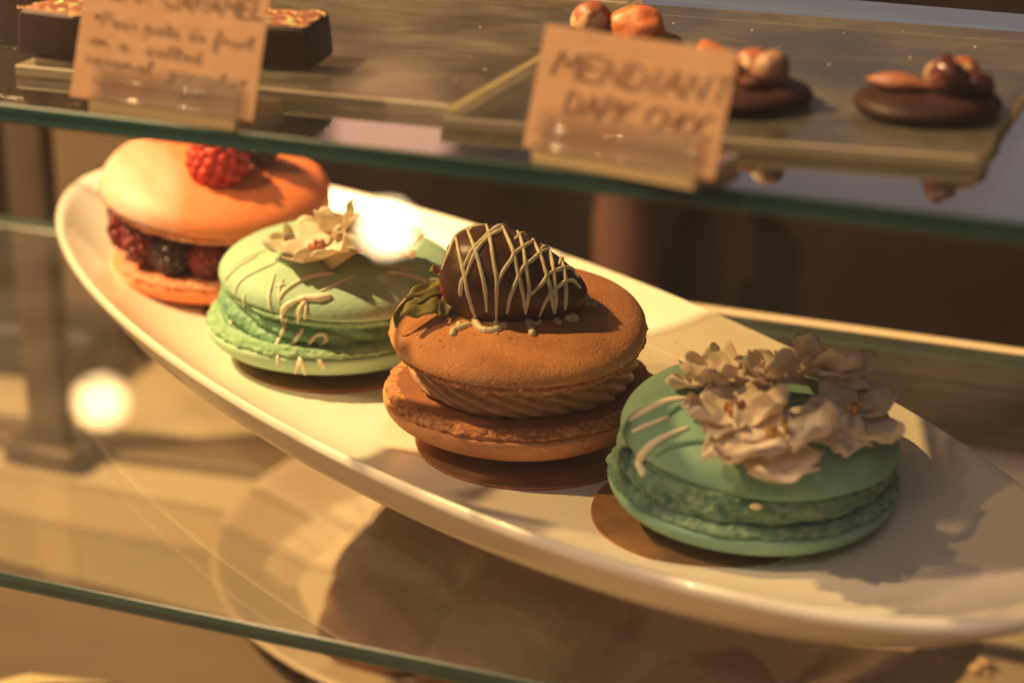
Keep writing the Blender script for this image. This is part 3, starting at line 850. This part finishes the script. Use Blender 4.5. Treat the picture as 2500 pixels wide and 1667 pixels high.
# ---------------------------------------------------------------- trays on the upper shelf
ZS = 12.31
def tray(label, P, z0, th_, mt='tray'):
    """four-cornered acrylic plate, corners anticlockwise from front-left"""
    b = .03
    c_ = sum((Vector(p) for p in P), Vector((0, 0)))/4
    def ring(k, z): return [(p[0]+(c_.x-p[0])*k, p[1]+(c_.y-p[1])*k, z) for p in P]
    V_ = ring(.004, z0)+ring(0, z0+b)+ring(0, z0+th_-b)+ring(.004, z0+th_)
    F_ = [(3, 2, 1, 0)]; fm = [0]
    for k in range(3):
        for j in range(4):
            F_.append((k*4+j, k*4+(j+1) % 4, (k+1)*4+(j+1) % 4, (k+1)*4+j)); fm.append(1)
    F_.append((12, 13, 14, 15)); fm.append(0)
    o_ = link('acrylic_tray', mesh('acrylic_tray', V_, F_, [M[mt], M['tray_edge']], False, fm))
    tag(o_, label, 'tray', 'acrylic trays on the upper shelf')
    return o_
tray('olive acrylic tray with a pale front edge, under the square chocolates', [(-31.3, 44.0), (-20.0, 44.55), (-19.9, 57.5), (-31.2, 57.2)], ZS, .28, 'tray_clear')
tray('olive acrylic tray right of the square chocolates, under the nut-topped discs', [(-19.75, 43.55), (-8.1, 44.9), (-8.3, 57.0), (-19.7, 56.4)], ZS, .28)
ZT = ZS+.28

# ---------------------------------------------------------------- square chocolates
def square_choc(label, loc, rz, s_=1.0):
    root = thing('square_chocolate', label, 'chocolate', loc, (0, 0, rz), 'square chocolates with green and gold print')
    V_, F_ = rbox(2.0*s_, 2.0*s_, 1.15*s_, .14, .95, 5)
    link('chocolate_body', mesh('chocolate_body', V_, F_, M['dark_choc']), root)
    rnd = random.Random(int(loc[0]*10))
    ht_ = 1.15*s_
    lid = rbox(1.76*s_, 1.76*s_, .03, .012, .99, 3)
    link('printed_top', mesh('printed_top', lid[0], lid[1], pmat('printed_chocolate_top', (0.17, 0.055, 0.025), .42)), root, (0, 0, ht_-.012))
    for k in range(9):
        x0 = -.75+.75*(k % 3)+rnd.uniform(-.1, .1); y0 = -.7+.65*(k//3)+rnd.uniform(-.1, .1)
        a = rnd.uniform(0, 6.28)
        P = []
        for j in range(7):
            u = j/6
            P.append(Vector((max(-.9, min(.9, x0+.42*(u-.5)*1.6)), max(-.9, min(.9, y0+.17*math.sin(u*5.5+a))), 0))*s_)
        P = [Matrix.Rotation(rnd.uniform(-.2, .2), 3, 'Z') @ p for p in catmull(P, 3)]
        v, f = tube([Vector((p.x, p.y, ht_+.02)) for p in P], .019, 6, squash=.5)
        link('gold_squiggle', mesh('gold_squiggle', v, f, M['squiggle']), root)
    for k in range(6):
        v, f = blob(.13*s_, .075*s_, .014, 12, 6)
        link('green_dot', mesh('green_dot', v, f, M['green_dot']), root, (rnd.uniform(-.8, .8)*s_, rnd.uniform(-.8, .8)*s_, ht_+.024), (0, 0, rnd.uniform(0, 3)))
    return root
square_choc('square dark chocolate with gold swirls and green dots, left of the long handwritten card', (-30.75, 45.75, ZT+.005), R(-4))
square_choc('square dark chocolate peeking out right of the long handwritten card', (-25.35, 46.75, ZT+.005), R(9), .95)
square_choc('square dark chocolate cut by the top left corner of the picture', (-32.9, 47.9, ZS+.005), R(-4), 1.25)

# ---------------------------------------------------------------- nut-topped chocolate discs
me_alm = mesh('almond', *lathe([(.40*math.sin(math.pi*(i+.1)/14.2)*(1-.35*(i/14)), -.72+1.44*i/14) for i in range(15)], 20, lambda t, i, r, z: (z, r*math.cos(t), r*math.sin(t)*.62), True, True), M['almond'])
me_haz = mesh('hazelnut', *blob(.50, .50, .54, 22, 14, .12, 1.5), M['hazelnut'])
me_cas = mesh('hazelnut_peeled', *blob(.46, .46, .50, 22, 14, .12, 1.5), M['cashew'])
me_apr = mesh('dried_apricot', *blob(.62, .52, .26, 26, 12, .3, 1.7, 4), M['apricot'])
me_cran = mesh('raisin', *blob(.34, .26, .22, 18, 10, .5, 3, 2), M['jam'])
def mendiant(label, loc, rz, items, r=1.62):
    root = thing('nut_chocolate', label, 'chocolate', loc, (0, 0, rz), 'dark chocolate discs topped with nuts and fruit')
    V_, F_ = lathe([(.02, 0), (r*.82, 0), (r*.97, .10), (r, .22), (r*.95, .36), (r*.80, .46), (r*.4, .52), (.02, .53)], 72,
                   lambda t, i, rr, z: (rr*math.cos(t)*(1+.03*math.sin(2*t+1)+.02*math.sin(3*t)), rr*math.sin(t)*(1+.03*math.sin(2*t+1)), z))
    link('chocolate_disc', mesh('chocolate_disc', V_, F_, M['dark_choc']), root)
    for nm, me, lc, rt_, s_ in items: link(nm, me, root, lc, rt_, (s_,)*3)
mendiant('dark chocolate disc with hazelnut and orange apricot, mostly hidden behind the shorter card', (-18.15, 50.6, ZT+.005), R(10),
         [('hazelnut', me_haz, (-.68, .1, .78), (0, .6, .3), .95), ('almond', me_alm, (.02, .4, .78), (0, R(10), R(40)), .9), ('dried_apricot', me_apr, (.55, -.1, .74), (R(62), R(8), 0), 1.05), ('raisin', me_cran, (-1.1, -.3, .5), (0, 0, 0), .9)])
mendiant('dark chocolate disc with curled fruit and pale nut, just right of the shorter card', (-14.0, 47.3, ZT+.005), R(-5),
         [('hazelnut', me_cas, (.72, .1, .80), (0, .3, .8), .95), ('hazelnut', me_haz, (.1, .5, .75), (.4, .3, 2), .8), ('dried_apricot', me_apr, (-.45, -.35, .78), (R(50), R(50), 0), 1.05), ('raisin', me_cran, (.5, -.5, .6), (0, 0, .5), .9)])
mendiant('dark chocolate disc with an almond and dark nuts near the right edge', (-9.85, 48.1, ZT+.005), R(12),
         [('almond', me_alm, (-.62, -.1, .66), (0, R(4), R(-8)), 1.1), ('hazelnut', me_haz, (.72, .15, .80), (1.5, .3, 2), .85), ('raisin', me_cran, (.45, -.35, .85), (0, R(60), .5), 1.6), ('hazelnut', me_cas, (.2, .5, .74), (.4, .3, 2), .7), ('raisin', me_cran, (1.05, -.1, .7), (0, .5, .5), 1.3)])

# ---------------------------------------------------------------- handwriting
G = {  # single-stroke letters: width, strokes (x height 1 = small letters, 2 = capitals)
 'P': (1.0, [[(0, -.1), (.05, 1), (.0, 2)], [(0, 1.9), (.6, 2), (.85, 1.6), (.6, 1.1), (.05, 1)]]),
 'E': (.95, [[(.8, 2), (0, 2), (0, 0), (.85, 0)], [(0, 1), (.65, 1.05)]]),
 'A': (1.1, [[(0, 0), (.5, 2), (1, 0)], [(.18, .75), (.85, .75)]]),
 'R': (1.0, [[(0, 0), (0, 2)], [(0, 2), (.7, 1.9), (.75, 1.3), (0, 1)], [(.1, 1), (.95, 0)]]),
 'C': (1.0, [[(.9, 1.8), (.5, 2), (.05, 1.4), (.05, .6), (.4, 0), (.95, .25)]]),
 'M': (1.3, [[(0, 0), (.15, 2), (.6, .7), (1.05, 2), (1.2, 0)]]),
 'L': (.9, [[(0, 2), (0, 0), (.85, .02)]]),
 'N': (1.1, [[(0, 0), (.05, 2), (.85, 0), (.9, 2)]]),
 'D': (1.05, [[(0, 0), (0, 2)], [(0, 2), (.7, 1.7), (.85, .9), (.6, .2), (0, 0)]]),
 'I': (.5, [[(.2, 0), (.2, 2)]]),
 'T': (1.0, [[(0, 2), (.95, 2)], [(.45, 2), (.45, 0)]]),
 'K': (1.0, [[(0, 0), (0, 2)], [(.85, 2), (.1, 1), (.95, 0)]]),
 'H': (1.0, [[(0, 0), (0, 2)], [(.85, 0), (.85, 2)], [(0, 1), (.85, 1)]]),
 'O': (1.1, [[(.5, 2), (.05, 1.3), (.15, .3), (.6, 0), (.95, .8), (.85, 1.7), (.5, 2)]]),
 '*': (.8, [[(0, .9), (.6, 1.3)], [(.3, .7), (.3, 1.5)], [(0, 1.3), (.6, .9)]]),
 '$': (.9, [[(.75, 1.7), (.3, 1.9), (.05, 1.4), (.7, .7), (.5, .1), (0, .3)], [(.4, 2.3), (.38, -.3)]]),
 '1': (.5, [[(.05, 1.6), (.25, 2), (.22, 0)]]), '.': (.4, [[(.1, 0), (.16, .1)]]),
 '6': (.9, [[(.65, 2), (.15, 1.2), (.1, .3), (.5, 0), (.75, .5), (.5, .9), (.12, .6)]]),
 '5': (.9, [[(.75, 2), (.2, 2), (.15, 1.15), (.6, 1.2), (.75, .6), (.4, 0), (0, .2)]]),
 'p': (.85, [[(0, .9), (.1, 1), (.08, -1.1)], [(.08, .6), (.35, 1), (.6, .6), (.4, .05), (.1, .2)], [(.5, .1), (.85, .2)]]),
 'e': (.75, [[(0, .4), (.5, .65), (.45, .98), (.15, .8), (.1, .25), (.4, 0), (.8, .25)]]),
 'a': (.9, [[(.6, .85), (.3, 1), (.05, .5), (.25, .02), (.55, .3), (.62, .9), (.6, .2), (.9, .1)]]),
 'r': (.75, [[(0, .2), (.15, .95), (.2, .7), (.5, .9), (.5, .3), (.75, .1)]]),
 't': (.7, [[(0, .3), (.3, 1.9), (.28, .2), (.5, 0), (.72, .2)], [(.02, 1.25), (.62, 1.35)]]),
 'd': (.95, [[(.6, .8), (.3, 1), (.05, .5), (.25, .02), (.55, .4), (.66, 2), (.62, .2), (.95, .1)]]),
 'f': (.8, [[(0, .2), (.4, 1.2), (.55, 2), (.3, 1.9), (.25, 0), (.3, -1.1), (.6, -1.2), (.6, -.3), (.3, .05), (.8, .25)]]),
 'u': (.95, [[(0, .9), (.1, .1), (.4, .05), (.6, .9), (.62, .15), (.95, .15)]]),
 'i': (.5, [[(0, .2), (.18, .95), (.2, .15), (.5, .1)], [(.22, 1.4), (.26, 1.45)]]),
 'o': (.85, [[(.5, .95), (.15, .85), (.05, .3), (.35, 0), (.62, .4), (.5, .95), (.85, .85)]]),
 'n': (.95, [[(0, .1), (.1, .95), (.12, .1)], [(.12, .6), (.4, .98), (.6, .7), (.6, .15), (.95, .12)]]),
 's': (.7, [[(0, .1), (.35, 1.15), (.4, .6), (.55, .2), (.25, 0), (0, .12)], [(.4, .1), (.72, .12)]]),
 'l': (.6, [[(0, .2), (.4, 1.4), (.35, 2), (.12, 1.5), (.15, .2), (.6, .1)]]),
 'c': (.7, [[(.55, .8), (.3, 1), (.05, .5), (.25, .02), (.72, .15)]]),
 'm': (1.3, [[(0, .1), (.1, .95), (.12, .1)], [(.12, .6), (.38, .98), (.5, .1)], [(.5, .55), (.75, .98), (.92, .15), (1.3, .12)]]),
 'g': (.9, [[(.6, .85), (.3, 1), (.05, .5), (.25, .05), (.55, .3), (.64, .9), (.55, -.9), (.2, -1.2), (0, -.8), (.9, .15)]]),
 'h': (.95, [[(0, .1), (.35, 1.6), (.3, 2), (.12, 1.6), (.12, .05)], [(.12, .5), (.42, .95), (.6, .6), (.62, .1), (.95, .12)]]),
}
def write(root, text, x, z, h, xs, slope, mat, r, seed=0, jit=.04, name='handwriting'):
    """letters as thin ink strokes on the card face (local x right, z up, face at y=0)"""
    rnd = random.Random(seed)
    parts = []
    for ch in text:
        if ch == ' ': x += .75*h*xs; continue
        wd, strokes = G[ch]
        dz = rnd.uniform(-jit, jit)*h
        for st in strokes:
            P = [Vector((x+(a+.12*b)*h*xs, -.012, z+(b*h)+dz+slope*(x+a*h*xs))) for a, b in st]
            P = catmull(P, 4) if ch.islower() or ch in 'PCDRO$65' else [q for i in range(len(P)-1) for q in (P[i], P[i].lerp(P[i+1], .5))]+[P[-1]]
            parts.append(tube(P, r, 6, squash=.6))
        x += wd*h*xs+.12*h*xs
    V_, F_ = join(parts)
    return link(name, mesh(name, V_, F_, mat), root)

def card(label, bl, rz, lean, W_, H_, lines, lightname):
    root = thing('price_card', label, 'sign', (bl[0], bl[1], ZS+.30), (-lean, 0, rz), 'handwritten kraft cards on the upper shelf')
    def fn(u, v): return Vector((W_*u, .02+.05*math.sin(math.pi*u)*v, -.05+H_*v))
    V_, F_ = sheet(fn, 10, 8, .035)
    link('card_stock', mesh('card_stock', V_, F_, M['kraft'], False), root)
    for l in lines: write(root, *l)
    return root
def holder(label, bl, rz, lean, x0, x1, depth):
    root = thing('card_holder', label, 'card holder', (bl[0], bl[1], ZS), (0, 0, rz), 'clear acrylic card holders')
    # slanted front strip over the foot of the card
    cl, sl = math.cos(lean), math.sin(lean)
    def strip(u, v):
        zz = .28+.80*v
        return Vector((x0+(x1-x0)*u, -.10+sl*(zz-.28)+.0*v, zz+.015*math.sin(u*25)*(v > .9)))
    V_, F_ = sheet(strip, 30, 6, .06)
    link('front_strip', mesh('front_strip', V_, F_, M['acrylic'], False), root)
    V_, F_ = tube([Vector((x0+.02, -.14, .36)), Vector((x1-.02, -.14, .36))], .05, 8)
    link('bead', mesh('bead', V_, F_, M['acrylic']), root)
    V_, F_ = tube([Vector((x0+.02, -.12+sl*.42, .74)), Vector((x1-.02, -.12+sl*.42, .74))], .04, 8)
    link('bead', mesh('bead', V_, F_, M['acrylic']), root)
    # base block running back
    V_, F_ = box(x0, x1, -.14, depth, 0, .26)
    fm = [0, 0, 1, 1, 1, 1]
    link('base', mesh('base', V_, F_, [M['acrylic'], M['acrylic_edge']], False, fm), root)
    return root
LEAN = R(20)
c1, c2 = (-28.46, 42.05), (-17.22, 42.2)
card('tall kraft card reading PEAR CARAMEL with a cursive description', c1, R(-3.3), LEAN, 4.95, 3.5, [
    ('PEAR CARAMEL', .30, 2.36, .205, 1.66, -.035, M['ink_brown'], .016, 1),
    ('*Pear pate de fruit', .34, 1.70, .150, 1.72, -.04, M['ink'], .0095, 2),
    ('on a  salted', .32, 1.22, .150, 1.95, -.04, M['ink'], .0095, 3),
    ('caramel  ganache*', .28, .80, .145, 1.90, -.04, M['ink'], .0095, 4),
    ('$1.65', 2.95, .34, .15, 1.3, -.03, M['ink'], .014, 5)], None)
holder('clear acrylic holder gripping the foot of the tall kraft card', c1, R(-3.3), LEAN, .62, 4.55, 1.9)
card('shorter kraft card reading MENDIANT DARK CHOC, half in shade', c2, R(-10.7), LEAN, 4.60, 2.62, [
    ('MENDIANT', .35, 1.56, .27, 1.75, -.02, M['ink_faint'], .022, 6),
    ('DARK CHOC', .82, .82, .24, 1.50, -.02, M['ink_faint'], .022, 7)], None)
holder('clear acrylic holder gripping the foot of the shorter kraft card', c2, R(-10.7), LEAN, .30, 4.20, 1.9)

# ---------------------------------------------------------------- below and behind the plate
def croissant(label, loc, rot, L_, r_, seed, n=7, mat=None):
    root = thing('croissant', label, 'pastry', loc, rot, 'brown pastries on the lower floor of the case')
    for k in range(n):
        u = (k+.5)/n*2-1
        rr = r_*(1-.28*abs(u)**2.5)*(1-.05*(k % 2))
        prof = [(.02, -.5), (.86, -.47), (.985, -.3), (1.0, .0), (.95, .3), (.9, .5), (.02, .5)]
        prof = [(p.x, p.y) for p in catmull([(a, b, 0) for a, b in prof], 3)]
        V_, F_ = lathe(prof, 40, lambda t, i, q, z: (z*L_/n*1.45, q*rr*math.cos(t)*(1+.04*nz(t, z*3, seed)), q*rr*.8*math.sin(t)))
        link('pastry_layer', mesh('pastry_layer', V_, F_, mat or M['croissant']), root, (u*L_/2, -.5*u*u, rr*.72), (0, 0, R(-8)*u))
    return root
FZ = -13
prof = [(.02, .25), (8, .25), (10.5, .35), (12.2, .9), (13.6, 1.5), (13.9, 1.55), (13.9, 1.4), (12.4, .7), (10.8, .1), (8, 0), (.02, 0)]
V, F = lathe([(p.x, p.y) for p in catmull([(a, b, 0) for a, b in prof], 3)], 120)
o = link('round_plate', mesh('round_plate', V, F, M['dull_plate']), None, (-26.5, 71.0, FZ+.01))
tag(o, 'round pale plate with a thin rim on the case floor, under the brown pastries', 'plate')
V, F = lathe([(.02, 0), (9.4, 0), (10.6, .45), (10.6, .52), (9.4, .07), (.02, .07)], 216, lambda t, i, r, z: (r*math.cos(t)*(1+(.025*abs(math.sin(t*27)) if r > 10 else 0)), r*math.sin(t)*(1+(.025*abs(math.sin(t*27)) if r > 10 else 0)), z))
o = link('paper_doily', mesh('paper_doily', V, F, M['doily'], False), None, (-26.8, 68.2, FZ+.36))
tag(o, 'paper doily with a scalloped edge between the round plate and the pastries', 'doily')
croissant('large golden brown pastry at the left on the doily, below the oval plate', (-31.0, 66.0, FZ+.5), (0, 0, R(93)), 11, 2.5, 1)
croissant('darker brown pastry in the middle on the doily, below the oval plate', (-25.3, 62.6, FZ+.5), (0, 0, R(77)), 8.5, 2.4, 2)
croissant('brown pastry cut by the bottom edge of the picture', (-18.9, 60.2, FZ+.5), (0, 0, R(78)), 6, 1.8, 3)
V, F = rbox(34, 12, .3, .1)
o = link('grey_mat', mesh('grey_mat', V, F, M['mat']), None, (1.5, 76.0, FZ), (0, 0, R(-6)))
tag(o, 'grey textured mat on the case floor at the lower right', 'mat')
rnd = random.Random(5)
parts = []
for k in range(46):
    x = -17+30*rnd.random(); y = 69.9-.105*(x+17)+rnd.gauss(0, .35)
    s_ = rnd.uniform(.12, .34)
    parts.append(xf(blob(s_, s_*.8, s_*.7, 7, 5, .5, 3, k), Matrix.Translation((x, y, FZ+s_*.5))))
for k in range(40):
    x = -58+34*rnd.random(); y = 58+16*rnd.random(); s_ = rnd.uniform(.04, .12)
    parts.append(xf(blob(s_, s_, s_*.7, 6, 4), Matrix.Translation((x, y, FZ+s_*.5))))
V, F = join(parts)
tag(link('crumbs', mesh('crumbs', V, F, M['crumb'])), None, None, kind='stuff')
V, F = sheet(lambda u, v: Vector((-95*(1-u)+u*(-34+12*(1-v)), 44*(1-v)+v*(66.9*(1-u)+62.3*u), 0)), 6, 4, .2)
o = link('floor_shading', mesh('floor_shading', V, F, M['shading'], False), None, (0, 0, FZ+.12))  # brown sheet added to darken the floor where shade falls
tag(o, 'brown sheet standing in for shade on the case floor below the lower shelf edge, at the bottom left', 'shading')
V, F = sheet(lambda u, v: Vector((-2.6*(1-u)+u*3.2*(v-.1), -3.5+u*4.6-(1-v)*.6, .05+.5*math.sin(math.pi*u)*(.5+.5*v))), 14, 8, .06)
o = link('light_patch', mesh('light_patch', V, F, M['paper']), None, (-41.0, 55.6, FZ+.28))  # cream sheet laid in place of a patch of light
tag(o, 'cream sheet shaped as a patch of light on the case floor at the bottom left', 'light patch')
rnd = random.Random(31); parts = []
for k in range(90):
    x = rnd.uniform(-34, -7); y = rnd.choice((rnd.uniform(41.9, 43.3), rnd.uniform(44.8, 56)))
    s_ = rnd.uniform(.008, .028)
    parts.append(xf(blob(s_*1.3, s_, s_*.6, 6, 4), Matrix.Translation((x, y, (ZS if y < 43.4 else ZT)+.012))))
V, F = join(parts)
tag(link('shelf_dust', mesh('shelf_dust', V, F, M['crumb'])), None, None, kind='stuff')
rnd = random.Random(12); parts = []
for k in range(34):
    t_ = rnd.uniform(0, 6.28); q_ = rnd.uniform(.2, .62)
    x, y = PA*q_*math.cos(t_), PB*q_*math.sin(t_)
    X_c = PC.x+x*math.cos(PT)-y*math.sin(PT); Y_c = PC.y+x*math.sin(PT)+y*math.cos(PT)
    s_ = rnd.uniform(.02, .055)
    parts.append(xf(blob(s_*1.3, s_, s_*.7, 6, 4, .5, 9, k), Matrix.Translation((X_c, Y_c, FLOOR+.03+.10*(q_ > .5)))))
V, F = join(parts)
tag(link('plate_crumbs', mesh('plate_crumbs', V, F, M['choc_foot'])), None, None, kind='stuff')
# dark floor band and rear door track
V, F = rbox(200, 2.0, 1.0, .15)
o = link('door_track', mesh('door_track', V, F, M['metal']), None, (-60, 85.6, FZ+.01))
tag(o, 'metal door track running along the back of the case floor', 'door track')
V, F = rbox(62, 2.4, .5, .12)
o = link('floor_band', mesh('floor_band', V, F, M['strip']), None, (-61, 73.2, FZ+.01), (0, 0, R(6)))  # low strip laid to draw the dark band across the floor
tag(o, 'dark band crossing the case floor at the left', 'metal strip')
# shelf post
root = thing('shelf_post', 'upright grey-brown metal post left of the oval plate', 'post', (-51.2, 72.5, FZ+.01))
V, F = rbox(1.8, 1.0, 60, .15); link('upright', mesh('upright', V, F, M['post']), root)
V, F = rbox(3.6, 2.4, 1.0, .2); link('foot', mesh('foot', V, F, M['post']), root)
# rear sliding doors
for x, wdt, m_, lb in ((-88, 20, 'back', 'dark rear door panel at the far left'), (-72.8, 5.2, 'tan', 'narrow tan rear door panel left of the metal post'),
                       (-66.5, 4.2, 'back', 'narrow dark rear door panel behind the metal post'), (-60.8, 5.2, 'tan', 'tan rear door panel between the post and the peach macaron')):
    V, F = box(-wdt/2, wdt/2, 0, 1.2, 0, 25)
    o = link('door_panel', mesh('door_panel', V, F, M[m_], False), None, (x*.955+.4, 87.2, FZ+.02)); tag(o, lb, 'door panel', 'rear door panels of the case')
V, F = rbox(13, 5, 2.6, .6)
o = link('black_tray', mesh('black_tray', V, F, M['black']), None, (-60.5, 82.0, FZ+.02), (0, 0, R(4)))
tag(o, 'blurred black tray on the case floor at the back left', 'tray')
V, F = lathe([(.02, 0), (1.5, 0), (1.9, 1.5), (2.0, 6), (1.8, 10), (1.2, 12.5), (.7, 13.5), (.7, 16), (.9, 16.4), (.02, 16.4)], 36)
o = link('vase', mesh('vase', V, F, M['terracotta']), None, (-29.3, 84.5, FZ+.02), (0, R(-3), 0), (.75, .75, 1.0))
tag(o, 'blurred terracotta coloured vase in the dark behind the oval plate', 'vase')

# ---------------------------------------------------------------- lamps of the shop and an added glow panel (seen only as reflections)
n_ = Vector((0, -math.cos(th), math.sin(th))); P0 = Vector((0, 38.2, 12.3))
def mirror_lamp(u, v, dist, r_, mat, label):
    d = pray(u, v); t = ((P0-CAM).dot(n_))/d.dot(n_); h = CAM+d*t; rf = d-2*d.dot(n_)*n_
    c_ = h+rf*dist
    root = thing('globe_lamp', label, 'lamp', c_, group='globe lamps of the shop')
    V_, F_ = blob(r_, r_, r_, 32, 20); link('globe', mesh('globe', V_, F_, mat), root)
    V_, F_ = lathe([(.02, 0), (r_*.5, 0), (r_*.45, 1.2), (.3, 1.6), (.3, 60), (.02, 60)], 24); link('hanger', mesh('hanger', V_, F_, M['metal']), root, (0, 0, r_*.92))
mirror_lamp(945, 557, 200, 2.75, emit('bright_globe', (1.0, .80, .45), 60), 'bright warm globe lamp mirrored over the mint macaron')
mirror_lamp(247, 980, 200, 2.55, emit('warm_globe', (1.0, .66, .30), 42), 'dimmer warm globe lamp mirrored at the left of the front window')
# soft lamp and added lavender panel behind the case, mirrored in the upper shelf
root = thing('shade_lamp', 'soft salmon shaded lamp whose glow lies on the upper shelf', 'lamp', (-121.5, 252, 76))
V, F = blob(8, 8, 8, 32, 18); link('lamp_shade', mesh('lamp_shade', V, F, emit('salmon_shade', (1.0, .50, .32), 1.5)), root)
V, F = lathe([(.02, 9), (.5, 9), (.5, 60), (.02, 60)], 16); link('hanger', mesh('hanger', V, F, M['metal']), root)
root = thing('glow_panel', 'glowing lavender panel across the shop, added for its reflection in the upper shelf', 'window', (-30, 300, 60))
V, F = box(-85, 70, 0, 1.5, 0, 70); link('pane', mesh('pane', V, F, emit('panel_glow', (.55, .49, .58), .36), False), root)  # glowing panel added to give the shelf its lavender reflection
V, F = join([box(-89, -85, -2, 2, -4, 74), box(70, 74, -2, 2, -4, 74), box(-85, 70, -2, 2, 70, 74), box(-85, 70, -2, 2, -4, 0)])
link('frame', mesh('frame', V, F, M['back'], False), root)
